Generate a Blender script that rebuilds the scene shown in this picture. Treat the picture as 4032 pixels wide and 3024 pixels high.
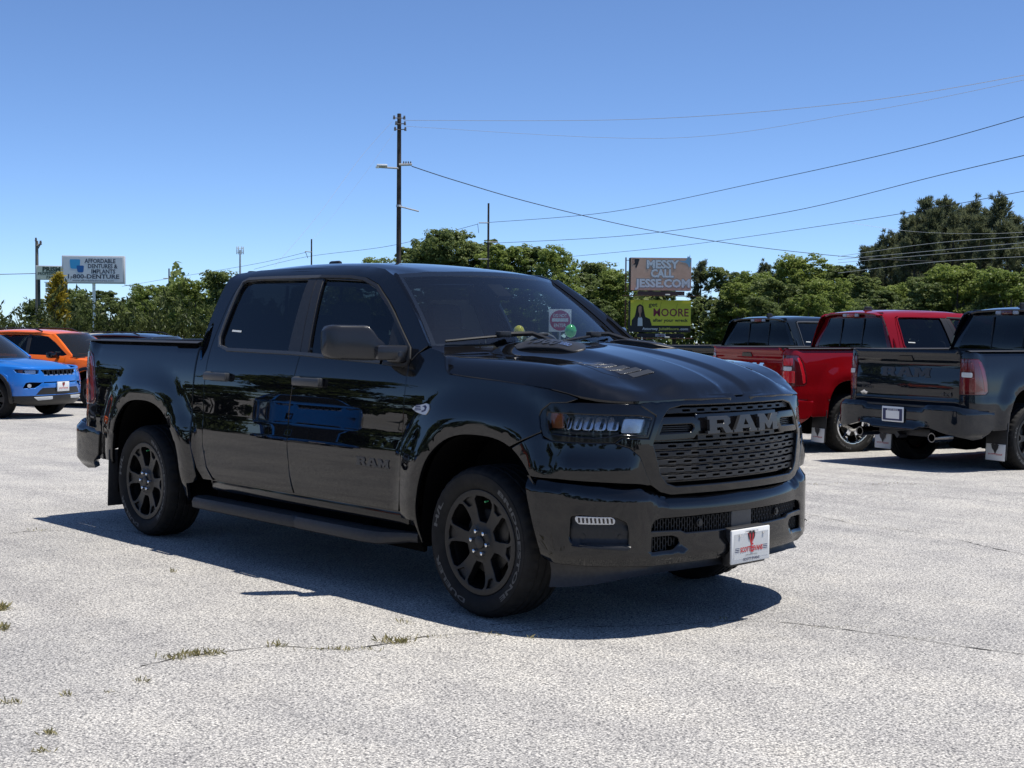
import bpy, bmesh, math, random
import numpy as np
from mathutils import Vector, Matrix
from mathutils.geometry import delaunay_2d_cdt

for o in list(bpy.data.objects): bpy.data.objects.remove(o)
SC = bpy.context.scene
COL = SC.collection
R = math.radians

# ------------------------------------------------------------------ camera
CAM = np.array((5.2205, -5.6349, 1.5378))
YAW, PITCH, ROLL, FPX = 2.38851045, -0.04205737, 0.00742114, 5230.968      # focal length in pixels of a 4032 px wide picture
_f = np.array([math.cos(PITCH)*math.cos(YAW), math.cos(PITCH)*math.sin(YAW), math.sin(PITCH)])
_r = np.array([math.sin(YAW), -math.cos(YAW), 0.0]); _u = np.cross(_r, _f)
_cr, _sr = math.cos(ROLL), math.sin(ROLL)
_R, _U = _cr*_r + _sr*_u, -_sr*_r + _cr*_u
cd = bpy.data.cameras.new('camera'); cam = bpy.data.objects.new('camera', cd); COL.objects.link(cam)
cd.sensor_fit = 'HORIZONTAL'; cd.sensor_width = 36.0; cd.lens = FPX/4032*36
cd.clip_start = 0.1; cd.clip_end = 4000
m = Matrix.Identity(4)
for i in range(3):
    m[i][0], m[i][1], m[i][2], m[i][3] = _R[i], _U[i], -_f[i], CAM[i]
cam.matrix_world = m
SC.camera = cam

# ------------------------------------------------------------------ sky and sun
SUN_DIR = Vector((.23, .213, 1.0)).normalized()
elev = math.asin(SUN_DIR.z); azim = math.atan2(SUN_DIR.x, SUN_DIR.y)
world = bpy.data.worlds.new("World"); SC.world = world; world.use_nodes = True
wn = world.node_tree.nodes; wl = world.node_tree.links
sky = wn.new('ShaderNodeTexSky'); sky.sky_type = 'NISHITA'; sky.sun_disc = False
sky.sun_elevation = elev; sky.sun_rotation = azim
sky.altitude = 300; sky.air_density = 0.55; sky.dust_density = 0.2; sky.ozone_density = 8.0
bg = wn['Background']; bg.inputs['Strength'].default_value = 0.125
wl.new(sky.outputs[0], bg.inputs[0])
sd = bpy.data.lights.new('sun', 'SUN'); sd.energy = 4.2; sd.angle = R(0.53); sd.color = (1.0, .955, .89)
sun = bpy.data.objects.new('sun', sd); COL.objects.link(sun)
sun.rotation_euler = (-SUN_DIR).to_track_quat('-Z', 'Y').to_euler(); sun.location = (0, 0, 60)
SC.view_settings.view_transform = 'Standard'; SC.view_settings.look = 'None'
SC.view_settings.exposure = 0.5; SC.view_settings.gamma = 1.0; SC.view_settings.use_curve_mapping = False
SC.render.engine = 'CYCLES'
SC.cycles.max_bounces = 10; SC.cycles.transparent_max_bounces = 24; SC.cycles.caustics_reflective = False; SC.cycles.caustics_refractive = False

# ------------------------------------------------------------------ helpers
def sst(a, b, x):
    t = min(max((x-a)/(b-a), 0.0), 1.0); return t*t*(3-2*t)
def g(x, y):                                   # height of the lot: level round the pickup, falling gently away behind it
    t = (x-CAM[0])*math.cos(YAW) + (y-CAM[1])*math.sin(YAW)
    return -(.0086*t-.05)*sst(11.5, 17, t)
def along(px, py, t):                          # the world point t metres in front of the lens seen at a pixel of the photo
    return Vector(CAM + t*(_f + _R*(px-2016)/FPX - _U*(py-1512)/FPX))
def ground_at(px, t):
    p = along(px, 1512, t); return Vector((p.x, p.y, g(p.x, p.y)))
def facing(p):                                 # z rotation that turns local -Y towards the lens
    return math.atan2(CAM[1]-p[1], CAM[0]-p[0]) + math.pi/2

_mats = {}
def mat(name, col=(.5, .5, .5), rough=.5, metal=0.0, coat=0.0, coat_ior=1.5, spec=.5, emit=None):
    if name in _mats: return _mats[name]
    m = bpy.data.materials.new(name); m.use_nodes = True
    b = m.node_tree.nodes['Principled BSDF']
    b.inputs['Base Color'].default_value = (*col, 1); b.inputs['Roughness'].default_value = rough
    b.inputs['Metallic'].default_value = metal; b.inputs['Coat Weight'].default_value = coat
    b.inputs['Coat Roughness'].default_value = .015; b.inputs['Coat IOR'].default_value = coat_ior
    b.inputs['Specular IOR Level'].default_value = spec
    _mats[name] = m; return m
def nodes(m): return m.node_tree.nodes, m.node_tree.links, m.node_tree.nodes['Principled BSDF']
def noise_tint(m, c1, c2, scale, detail=4, lo=.35, hi=.65, bump=0, bdist=.01, coord='Object', rough=None):
    n, l, b = nodes(m)
    tc = n.new('ShaderNodeTexCoord'); nz = n.new('ShaderNodeTexNoise'); nz.inputs['Scale'].default_value = scale; nz.inputs['Detail'].default_value = detail
    l.new(tc.outputs[coord], nz.inputs['Vector'])
    cr = n.new('ShaderNodeValToRGB'); cr.color_ramp.elements[0].position = lo; cr.color_ramp.elements[1].position = hi
    cr.color_ramp.elements[0].color = (*c1, 1); cr.color_ramp.elements[1].color = (*c2, 1)
    l.new(nz.outputs['Fac'], cr.inputs[0]); l.new(cr.outputs[0], b.inputs['Base Color'])
    if bump:
        bp = n.new('ShaderNodeBump'); bp.inputs['Strength'].default_value = bump; bp.inputs['Distance'].default_value = bdist
        l.new(nz.outputs['Fac'], bp.inputs['Height']); l.new(bp.outputs[0], b.inputs['Normal'])
    return m
def paint(name, col, metal=.0, rough=.4, coat_ior=1.6, dirt=True):
    if name in _mats: return _mats[name]
    m = mat(name, col, rough, metal, 1.0, coat_ior, 0.0 if metal == 0 else .5)
    n, l, b = nodes(m)
    # clear coat orange peel and a film of pollen dust
    tc = n.new('ShaderNodeTexCoord')
    nz = n.new('ShaderNodeTexNoise'); nz.inputs['Scale'].default_value = 9; nz.inputs['Detail'].default_value = 6; l.new(tc.outputs['Object'], nz.inputs['Vector'])
    mr = n.new('ShaderNodeMapRange'); mr.inputs[1].default_value = .4; mr.inputs[2].default_value = .8; mr.inputs[3].default_value = .004; mr.inputs[4].default_value = .022
    l.new(nz.outputs['Fac'], mr.inputs[0]); l.new(mr.outputs[0], b.inputs['Coat Roughness'])
    return m
def glass(name, tint, ior=1.5, dust=.0):
    if name in _mats: return _mats[name]
    m = bpy.data.materials.new(name); m.use_nodes = True; n = m.node_tree.nodes; l = m.node_tree.links
    n.remove(n['Principled BSDF']); out = n['Material Output']
    t = n.new('ShaderNodeBsdfTransparent'); t.inputs[0].default_value = (*tint, 1)
    gl = n.new('ShaderNodeBsdfGlossy'); gl.inputs['Roughness'].default_value = .01
    fr = n.new('ShaderNodeFresnel'); ge = n.new('ShaderNodeNewGeometry'); mr = n.new('ShaderNodeMapRange'); mr.inputs[3].default_value = ior; mr.inputs[4].default_value = 1/ior
    l.new(ge.outputs['Backfacing'], mr.inputs[0]); l.new(mr.outputs[0], fr.inputs['IOR'])
    mx = n.new('ShaderNodeMixShader'); l.new(fr.outputs[0], mx.inputs[0]); l.new(t.outputs[0], mx.inputs[1]); l.new(gl.outputs[0], mx.inputs[2])
    l.new(mx.outputs[0], out.inputs[0])
    if dust:
        df = n.new('ShaderNodeBsdfDiffuse'); df.inputs[0].default_value = (.55, .55, .5, 1)
        m2 = n.new('ShaderNodeMixShader'); m2.inputs[0].default_value = dust
        l.new(mx.outputs[0], m2.inputs[1]); l.new(df.outputs[0], m2.inputs[2]); l.new(m2.outputs[0], out.inputs[0])
    _mats[name] = m; return m

def tag(o, label=None, cat=None, group=None, kind=None):
    if label: o['label'] = label
    if cat: o['category'] = cat
    if group: o['group'] = group
    if kind: o['kind'] = kind
    return o
def empty(name, loc=(0, 0, 0), rz=0, label=None, cat=None, group=None):
    o = bpy.data.objects.new(name, None); COL.objects.link(o); o.location = loc; o.rotation_euler = (0, 0, rz)
    o.empty_display_size = .2
    return tag(o, label, cat, group)
class MB:                                       # gathers geometry of ONE mesh object
    def __init__(s): s.v = []; s.f = []; s.n = []; s.m = []; s.cur = 0
    def add(s, verts, faces, normals=None):
        k = len(s.v); s.v += [tuple(p) for p in verts]; s.f += [tuple(i+k for i in f) for f in faces]; s.m += [s.cur]*len(faces)
        s.n += [tuple(q) for q in normals] if normals else [None]*len(verts)
        return s
    def box(s, c, d, rz=0, ry=0, rx=0, bev=0, taper=1):
        hx, hy, hz = d[0]/2, d[1]/2, d[2]/2
        M = Matrix.Rotation(rz, 3, 'Z') @ Matrix.Rotation(ry, 3, 'Y') @ Matrix.Rotation(rx, 3, 'X')
        if bev <= 0:
            P = [(sx*hx*(taper if sz > 0 else 1), sy*hy*(taper if sz > 0 else 1), sz*hz) for sz in (-1, 1) for sy in (-1, 1) for sx in (-1, 1)]
            F = [(0, 2, 3, 1), (4, 5, 7, 6), (0, 1, 5, 4), (2, 6, 7, 3), (0, 4, 6, 2), (1, 3, 7, 5)]
        else:
            b = min(bev, hx*.98, hy*.98, hz*.98); P = []; F = []
            bm = bmesh.new(); bmesh.ops.create_cube(bm, size=2)
            for v in bm.verts: v.co = Vector((v.co.x*hx, v.co.y*hy, v.co.z*hz))
            bmesh.ops.bevel(bm, geom=bm.edges[:], offset=b, segments=2, affect='EDGES', profile=.5)
            bm.verts.index_update(); P = [v.co.copy() for v in bm.verts]; F = [[v.index for v in f.verts] for f in bm.faces]; bm.free()
        return s.add([M @ Vector(p) + Vector(c) for p in P], F)
    def tube(s, pts, r, n=8, caps=True):
        pts = [Vector(p) for p in pts]; rr = r if isinstance(r, (list, tuple)) else [r]*len(pts)
        V = []; F = []; up = Vector((0, 0, 1))
        for i, p in enumerate(pts):
            t = (pts[min(i+1, len(pts)-1)]-pts[max(i-1, 0)]).normalized()
            a = t.cross(up) if abs(t.dot(up)) < .98 else t.cross(Vector((1, 0, 0))); a.normalize(); b = t.cross(a)
            for k in range(n):
                q = 2*math.pi*k/n; V.append(p + (a*math.cos(q)+b*math.sin(q))*rr[i])
        for i in range(len(pts)-1):
            for k in range(n): F.append((i*n+k, i*n+(k+1) % n, (i+1)*n+(k+1) % n, (i+1)*n+k))
        if caps: F.append(tuple(range(n))); F.append(tuple(reversed(range((len(pts)-1)*n, len(pts)*n))))
        return s.add(V, F)
    def lathe(s, prof, n=48, axis='Y', c=(0, 0, 0), a0=0, a1=2*math.pi):       # prof: (radius, along axis)
        V = []; F = []; full = abs(a1-a0-2*math.pi) < 1e-6; N = n if full else n+1; k = len(prof)
        for i in range(N):
            a = a0+(a1-a0)*i/n; ca, sa = math.cos(a), math.sin(a)
            for (r, t) in prof:
                V.append((c[0]+r*ca, c[1]+t, c[2]+r*sa) if axis == 'Y' else (c[0]+r*ca, c[1]+r*sa, c[2]+t) if axis == 'Z' else (c[0]+t, c[1]+r*ca, c[2]+r*sa))
        for i in range(n):
            j = (i+1) % N
            for q in range(k-1): F.append((i*k+q, i*k+q+1, j*k+q+1, j*k+q))
        return s.add(V, F)
    def ball(s, c, r, n=12, sc=(1, 1, 1)):
        V = []; F = []
        for i in range(n//2+1):
            a = math.pi*i/(n//2)
            for k in range(n):
                b = 2*math.pi*k/n; V.append((c[0]+r*sc[0]*math.sin(a)*math.cos(b), c[1]+r*sc[1]*math.sin(a)*math.sin(b), c[2]+r*sc[2]*math.cos(a)))
        for i in range(n//2):
            for k in range(n): F.append((i*n+k, (i+1)*n+k, (i+1)*n+(k+1) % n, i*n+(k+1) % n))
        return s.add(V, F)
    def grid(s, fn, us, vs, normals=True, flip=False):
        V = []; N = []; F = []
        for u in us:
            for v in vs:
                V.append(fn(u, v)); N.append(snormal(fn, u, v, -1 if flip else 1) if normals else None)
        k = len(vs)
        for i in range(len(us)-1):
            for j in range(k-1):
                q = (i*k+j, (i+1)*k+j, (i+1)*k+j+1, i*k+j+1); F.append(q[::-1] if flip else q)
        return s.add(V, F, N if normals else None)
    def build(s, name, m, parent=None, smooth=True, mirror=False, ang=40):
        me = bpy.data.meshes.new(name)
        v = [(a, -b, c) for a, b, c in s.v] if mirror else s.v
        f = [q[::-1] for q in s.f] if mirror else s.f
        me.from_pydata(v, [], f)
        for mm in (m if isinstance(m, (list, tuple)) else [m]): me.materials.append(mm)
        if any(s.m): me.polygons.foreach_set('material_index', s.m)
        me.polygons.foreach_set('use_smooth', [bool(smooth)]*len(f))
        me.update()
        if smooth and all(n is not None for n in s.n) and s.n:
            me.normals_split_custom_set_from_vertices([(a, -b, c) for a, b, c in s.n] if mirror else s.n)
        elif smooth:
            me.set_sharp_from_angle(angle=R(ang))
        o = bpy.data.objects.new(name, me); COL.objects.link(o); o.parent = parent
        return o
def snormal(fn, u, v, sg=1, h=2e-3):
    a = Vector(fn(u+h, v))-Vector(fn(u-h, v)); b = Vector(fn(u, v+h))-Vector(fn(u, v-h)); n = a.cross(b)
    return (n*sg).normalized() if n.length > 1e-12 else Vector((0, 0, 1))
def resample(poly, step):
    out = []; n = len(poly)
    for i in range(n):
        a, b = poly[i], poly[(i+1) % n]; d = math.dist(a, b); k = max(1, int(math.ceil(d/step)))
        for j in range(k): out.append((a[0]+(b[0]-a[0])*j/k, a[1]+(b[1]-a[1])*j/k))
    return out
def rounded(poly, r, seg=4):
    out = []; n = len(poly)
    for i in range(n):
        p0, p, p1 = Vector(poly[i-1]), Vector(poly[i]), Vector(poly[(i+1) % n])
        rr = r[i] if isinstance(r, (list, tuple)) else r
        a = (p0-p); b = (p1-p); la, lb = a.length, b.length
        if rr <= 0 or la < 1e-6 or lb < 1e-6: out.append(tuple(p)); continue
        d = min(rr, la*.48, lb*.48); A = p+a/la*d; B = p+b/lb*d
        for k in range(seg+1):
            t = k/seg; out.append(tuple(A*(1-t)**2+p*2*t*(1-t)+B*t*t))
    return out
def area(p): return sum(p[i][0]*p[(i+1) % len(p)][1]-p[(i+1) % len(p)][0]*p[i][1] for i in range(len(p)))/2
def inside(pt, poly):
    x, y = pt; c = False; n = len(poly); j = n-1
    for i in range(n):
        if (poly[i][1] > y) != (poly[j][1] > y) and x < (poly[j][0]-poly[i][0])*(y-poly[i][1])/(poly[j][1]-poly[i][1])+poly[i][0]: c = not c
        j = i
    return c
def inset(poly, d):                              # parallel curve, positive d shrinks a counter-clockwise outline
    n = len(poly); out = []
    if area(poly) < 0: poly = poly[::-1]
    for i in range(n):
        a, b, c = Vector(poly[i-1]), Vector(poly[i]), Vector(poly[(i+1) % n])
        e1 = (b-a).normalized() if (b-a).length > 1e-9 else Vector((1, 0)); e2 = (c-b).normalized() if (c-b).length > 1e-9 else e1
        n1 = Vector((-e1.y, e1.x)); n2 = Vector((-e2.y, e2.x)); m_ = n1+n2
        k = m_.length_squared; m_ = m_*(2/k) if k > .3 else n1
        out.append(tuple(b+m_*d))
    return out
def panel(mb, outer, surf, holes=(), step=.05, bstep=.025, fold=.02, rnd=.004, sg=1, gap=0.0, back=False):
    """a sheet cut to an outline in (u, v), laid on surf(u, v), its rim rolled and folded inwards"""
    if area(outer) < 0: outer = outer[::-1]
    if gap: outer = inset(outer, gap)
    rings = [resample(outer, bstep)]
    for h in holes:
        h = h if area(h) < 0 else h[::-1]
        rings.append(resample(h, bstep))
    pts = []; edges = []; 
    for r_ in rings:
        k = len(pts); pts += r_; edges += [(k+i, k+(i+1) % len(r_)) for i in range(len(r_))]
    P = np.array(pts); us, vs = P[:, 0], P[:, 1]
    nu = int((us.max()-us.min())/step)+1; nv = int((vs.max()-vs.min())/step)+1
    for i in range(nu+1):
        for j in range(nv+1):
            q = (us.min()+(i+.5*(j % 2))*step, vs.min()+j*step)
            if ((P[:, 0]-q[0])**2+(P[:, 1]-q[1])**2).min() < (.55*step)**2: continue
            if inside(q, rings[0]) and not any(inside(q, h) for h in rings[1:]): pts.append(q)
    res = delaunay_2d_cdt([Vector(p) for p in pts], edges, [], 0, 1e-6)
    V2 = [tuple(p) for p in res[0]]; F = []
    for f in res[2]:
        c = (sum(V2[i][0] for i in f)/3, sum(V2[i][1] for i in f)/3)
        if inside(c, rings[0]) and not any(inside(c, h) for h in rings[1:]):
            t = list(f)
            if area([V2[i] for i in t]) < 0: t.reverse()
            F.append(tuple(t) if sg > 0 else tuple(t[::-1]))
    V = [Vector(surf(*p)) for p in V2]; N = [snormal(surf, p[0], p[1], sg) for p in V2]
    mb.add(V, F, N)
    if fold > 0:
        for r_ in rings:
            n = len(r_); A = []; NA = []
            for i in range(n):
                a, b, c = Vector(r_[i-1]), Vector(r_[i]), Vector(r_[(i+1) % n])
                t = (c-a); t = t.normalized() if t.length > 1e-9 else Vector((1, 0)); o2 = Vector((t.y, -t.x))
                nn = snormal(surf, b.x, b.y, sg); p = Vector(surf(b.x, b.y)); e = .004
                q = Vector(surf(b.x+o2.x*e, b.y+o2.y*e)); od = (q-p); od = od.normalized() if od.length > 1e-9 else Vector((0, 0, 1))
                p2 = p+od*rnd-nn*rnd; p3 = p2-nn*fold
                A += [p, p2, p2, p3]; NA += [nn, (nn+od*1.6).normalized(), od, od]
            FF = []
            for i in range(n):
                j = (i+1) % n
                for q in (0, 2):
                    f = (4*i+q, 4*j+q, 4*j+q+1, 4*i+q+1); FF.append(f[::-1] if sg > 0 else f)
            mb.add(A, FF, NA)
    return mb
def plate_extrude(mb, poly, fn, h, sg=1, holes=()):   # flat shape standing proud of a surface by h, with side walls
    base = fn
    def top(u, v):
        n = snormal(base, u, v, sg); return Vector(base(u, v))+n*h
    return panel(mb, poly, top, holes, step=.2, bstep=.05, fold=abs(h)+.002, rnd=.0012, sg=sg)

_font = {}
def text_polys(txt, bold=0.0):
    """triangles of a line of text, height of capitals 1, baseline 0, starting at x=0"""
    key = (txt, bold)
    if key in _font: return _font[key]
    cu = bpy.data.curves.new('txt', 'FONT'); cu.body = txt; cu.size = 1.0; cu.offset = bold; cu.resolution_u = 2
    ob = bpy.data.objects.new('txt', cu); COL.objects.link(ob)
    dg = bpy.context.evaluated_depsgraph_get(); me = bpy.data.meshes.new_from_object(ob.evaluated_get(dg))
    V = [(v.co.x, v.co.y) for v in me.vertices]; F = [tuple(p.vertices) for p in me.polygons]
    bpy.data.objects.remove(ob); bpy.data.curves.remove(cu); bpy.data.meshes.remove(me)
    s = .69; V = [(x/s, y/s) for x, y in V]
    x0 = min(v[0] for v in V); V = [(x-x0, y) for x, y in V]; w = max(v[0] for v in V)
    _font[key] = (V, F, w); return _font[key]
def text(mb, txt, place, height, width=None, bold=0.0, align='C', x=0, y=0, thick=0, two=False):
    """place(u, v, d) -> point; u to the right, v up (metres), d proud of the face"""
    V, F, w = text_polys(txt, bold); sx = height if width is None else width/w
    ox = x - (w*sx/2 if align == 'C' else 0 if align == 'L' else w*sx)
    P = [place(ox+a*sx, y+b*height, thick) for a, b in V]
    mb.add(P, F)
    return w*sx

def copy_tree(o, parent=None, swap=None, skip=()):
    c = o.copy(); COL.objects.link(c); c.parent = parent
    if swap and o.type == 'MESH':
        for i, ms in enumerate(o.material_slots):
            if ms.material and ms.material.name in swap:
                c.material_slots[i].link = 'OBJECT'; c.material_slots[i].material = swap[ms.material.name]
    for ch in KIDS.get(o.name, []):
        ob = bpy.data.objects[ch]
        if ob.name.split('.')[0] in skip: continue
        copy_tree(ob, c, swap, skip)
    return c
KIDS = {}
def index_kids():
    KIDS.clear()
    for o in bpy.data.objects:
        if o.parent: KIDS.setdefault(o.parent.name, []).append(o.name)
# ------------------------------------------------------------------ body surfaces of the pickup (origin under the front axle, +X ahead)
def pchip(pts):
    xs=[p[0] for p in pts];ys=[p[1] for p in pts];n=len(xs)
    d=[(ys[i+1]-ys[i])/(xs[i+1]-xs[i]) for i in range(n-1)]
    m=[d[0]]+[0 if d[i-1]*d[i]<=0 else 2*d[i-1]*d[i]/(d[i-1]+d[i]) for i in range(1,n-1)]+[d[-1]]
    def f(x):
        if x<=xs[0]: return ys[0]+m[0]*(x-xs[0])
        if x>=xs[-1]: return ys[-1]+m[-1]*(x-xs[-1])
        lo,hi=0,n-1
        while hi-lo>1:
            k=(lo+hi)//2
            if xs[k]<=x: lo=k
            else: hi=k
        h=xs[lo+1]-xs[lo];t=(x-xs[lo])/h
        return ((1+2*t)*(1-t)**2*ys[lo]+t*(1-t)**2*h*m[lo]+t*t*(3-2*t)*ys[lo+1]+t*t*(t-1)*h*m[lo+1])
    return f
# lateral offset of the body side from y = -.985, over height
DS=pchip([(.40,-.035),(.45,-.018),(.50,-.006),(.56,0),(.80,.001),(.84,-.001),(.90,-.0075),(.95,-.011),(1.0,-.013),(1.1,-.0175),(1.2,-.027),(1.28,-.041),(1.34,-.056),(1.38,-.068),(1.42,-.082),(1.5,-.113),(1.6,-.155),(1.7,-.200),(1.8,-.252),(1.86,-.292),(1.90,-.335),(1.93,-.40)])
def arch_m(x,z,xc,ar,af,b,pr,pf,z0=.40):
    dx=x-xc; a,p=(ar,pr) if dx<0 else (af,pf)
    return (abs(dx/a)**p+abs((z-z0)/b)**p)**(1/p)
FA=lambda x,z: arch_m(x,z,0,.50,.50,.574,2.6,2.6)
RA=lambda x,z: arch_m(x,z,-3.672,.46,.565,.597,3.0,2.3)
def bump(m):
    if m<1.08: return .027+.004*(m-1)/.08
    return .031*(1-sst(1.08,1.48,m))
def flare(x,z):
    b=0
    if x>-1.2: b=bump(FA(x,z))
    elif x<-2.4: b=bump(RA(x,z))
    return b*(1-sst(1.05,1.35,z)*.6)
def S(x,z): return (x,-(.985+DS(z)+flare(x,z)),z)
# plan curve round the front corner
PC=[(.35,-.985),(.50,-.968),(.62,-.930),(.72,-.872),(.80,-.795),(.86,-.71),(.905,-.60),(.945,-.46),(.972,-.32),(.990,-.17),(.996,0)]
def _spline():
    out=[]
    P=[(.2,-.985)]+PC+[(.990,.17)]
    for i in range(1,len(P)-2):
        for k in range(12):
            t=k/12
            q=[]
            for j in (0,1):
                p0,p1,p2,p3=P[i-1][j],P[i][j],P[i+1][j],P[i+2][j]
                q.append(.5*(2*p1+(p2-p0)*t+(2*p0-5*p1+4*p2-p3)*t*t+(3*p1-p0-3*p2+p3)*t**3))
            out.append(tuple(q))
    out.append(PC[-1]);return out
PL=_spline();SL=[.35]
for i in range(1,len(PL)): SL.append(SL[-1]+math.dist(PL[i],PL[i-1]))
SMAX=SL[-1]
_px=pchip(list(zip(SL,[p[0] for p in PL])));_py=pchip(list(zip(SL,[p[1] for p in PL])))
def C(s):
    if s<=.35: return (s,-.985),(0,-1)
    h=1e-3
    if s>=SMAX: return (_px(SMAX),s-SMAX),(1,0)
    ax,ay=_px(s-h),_py(s-h);bx,by=_px(s+h) if s+h<SMAX else _px(SMAX),_py(min(s+h,SMAX))
    tx,ty=bx-ax,by-ay;l=math.hypot(tx,ty);return (_px(s),_py(s)),(ty/l,-tx/l)
DF=pchip([(.40,-.03),(.6,0),(.75,0),(.90,0),(1.0,-.004),(1.06,-.008),(1.12,-.017),(1.16,-.024),(1.20,-.042),(1.24,-.08)])
def W(s,z,df=None,off=0):
    if s>SMAX:
        x,y,zz=W(2*SMAX-s,z,df,off); return (x,-y,zz)
    (x,y),(nx,ny)=C(s)
    w=sst(.40,.95,s)
    d=(1-w)*(DS(z)+flare(s,z)*(1-sst(.42,.62,s)))+w*(DF(z) if df is None else df(s,z))+off
    return (x+nx*d,y+ny*d,z)
def WF(u,z): return W(SMAX+u,z)
def WFo(off): return lambda u,z: W(SMAX+u,z,None,off)
# bumper: offset under its own top edge, with a ledge low down
ZT = pchip([(.35, .785), (.552, .767), (.784, .757), (.995, .744), (1.067, .725), (1.112, .703), (1.157, .693), (1.70, .690)])
ZL = pchip([(.35, .40), (1.03, .404), (1.10, .404), (1.172, .408), (1.218, .425), (1.32, .438), (1.70, .440)])
def dbump(s, z):
    e = ZT(s)-z; d = .024-.018*sst(.95, 1.15, s)
    if e < .055: d -= .034*(1-max(e, 0)/.055)**2
    if s > .98: d += .022*sst(ZL(s)+.028, ZL(s), z)*sst(.98, 1.06, s)
    d -= .03*sst(.40, .36, z)
    return d
def WBs(s, z, off=0):
    if s > SMAX:
        x, y, zz = WBs(2*SMAX-s, z, off); return (x, -y, zz)
    (x, y), (nx, ny) = C(s); w = sst(.36, .60, s)
    d = (1-w)*(DS(z)+.03+min(0, dbump(s, z)-.024))+w*dbump(s, z)+off
    return (x+nx*d, y+ny*d, z)
def WB(off=0): return lambda u, z: WBs(SMAX+u, z, off)
# bonnet height
ZR = pchip([(-.50, 1.462), (-.2, 1.458), (0, 1.445), (.2, 1.426), (.4, 1.397), (.6, 1.357), (.75, 1.315), (.85, 1.275), (.92, 1.236), (.96, 1.20)])
ZE = pchip([(-.5, 1.388), (.1, 1.366), (.4, 1.347), (.5, 1.328), (.60, 1.296), (.70, 1.254), (.85, 1.208), (.95, 1.188)])
ZC = pchip([(-.40, 1.30), (-.27, 1.286), (.125, 1.262), (.477, 1.234), (.676, 1.195), (.80, 1.18), (.96, 1.19)])
HOOD_EDGE = [(-.34, -.930), (.0, -.935), (.30, -.940), (.50, -.928), (.62, -.893), (.71, -.836), (.785, -.762), (.845, -.68), (.888, -.575), (.925, -.44), (.948, -.31), (.960, -.16), (.966, 0)]
def _hd(x, y):
    d = 9
    for i in range(len(HOOD_EDGE)-1):
        ax, ay = HOOD_EDGE[i]; bx, by = HOOD_EDGE[i+1]; dx, dy = bx-ax, by-ay
        t = min(max(((x-ax)*dx+(y-ay)*dy)/(dx*dx+dy*dy), 0), 1); d = min(d, math.hypot(x-ax-dx*t, y-ay-dy*t))
    return d
def HOODS(x, y):
    a = abs(y); zr, ze = ZR(x), ZE(x)
    k = sst(.36, .60, a); z = zr*(1-k)+(ze+.006)*k
    z -= .006*sst(.60, .80, a)
    z -= .014*(1-sst(.07, .13, a))*sst(-.35, .3, x)
    d = _hd(x, -a); e = ZC(x)
    rr = .165-.075*sst(.25, .75, x)
    if d < rr: z = e+(z-e)*(1-(1-d/rr)**2.4)
    return (x, y, z)
# roof
ZROOF = pchip([(-2.99, 1.925), (-2.7, 1.958), (-2.2, 1.972), (-1.7, 1.962), (-1.3, 1.928), (-1.05, 1.893), (-.95, 1.875)])
def ROOFS(x, y):
    q = abs(y)/.60; return (x, y, ZROOF(x)-.026*q**2-.022*sst(.75, 1.05, q))
# windscreen: u across -1..1, v up 0..1
def WIND(u, v):
    bx, by, bz = -.585, .835, 1.425; tx, ty, tz = -1.128, .655, 1.862
    e = v-.10*math.sin(math.pi*v)*.25
    return (bx+(tx-bx)*e+(.275-.13*v)*(1-u*u), u*(by+(ty-by)*v), bz+(tz-bz)*v+.030*v*(1-u*u)+.012*math.sin(math.pi*v))
# rear corner: s equals x on the side, runs on round the corner to the tailgate
RC = [(-4.45, -.985), (-4.57, -.978), (-4.65, -.957), (-4.702, -.918), (-4.728, -.862), (-4.735, -.79), (-4.735, -.60)]
RS = [0]
for i in range(1, len(RC)): RS.append(RS[-1]+math.dist(RC[i], RC[i-1]))
_rx = pchip([(-a, b[0]) for a, b in zip(RS, RC)][::-1]); _ry = pchip([(-a, b[1]) for a, b in zip(RS, RC)][::-1])
def BS(s, z):
    d = DS(min(z, 1.36))
    if z > 1.36: d -= .45*(z-1.36)+18*max(0, z-1.39)**2
    if s > -4.45: return (s, -(.985+d+flare(s, z)), z)
    q = s+4.45; h = 2e-3
    x, y = _rx(q), _ry(q); tx, ty = _rx(q+h)-_rx(q-h), _ry(q+h)-_ry(q-h); l = math.hypot(tx, ty); nx, ny = ty/l, -tx/l
    k = sst(-4.45, -4.75, s); w = 1-k*.75
    return (x+nx*d*w, y+ny*d*w, z)
TGP = pchip([(.72, -4.725), (.78, -4.738), (.83, -4.748), (.86, -4.742), (1.0, -4.744), (1.12, -4.735), (1.18, -4.728), (1.25, -4.722), (1.285, -4.722), (1.30, -4.738), (1.37, -4.742), (1.40, -4.775), (1.42, -4.785), (1.435, -4.770)])
def TG(y, z): return (TGP(z)+.012*(y/.8)**2, y, z)

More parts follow.
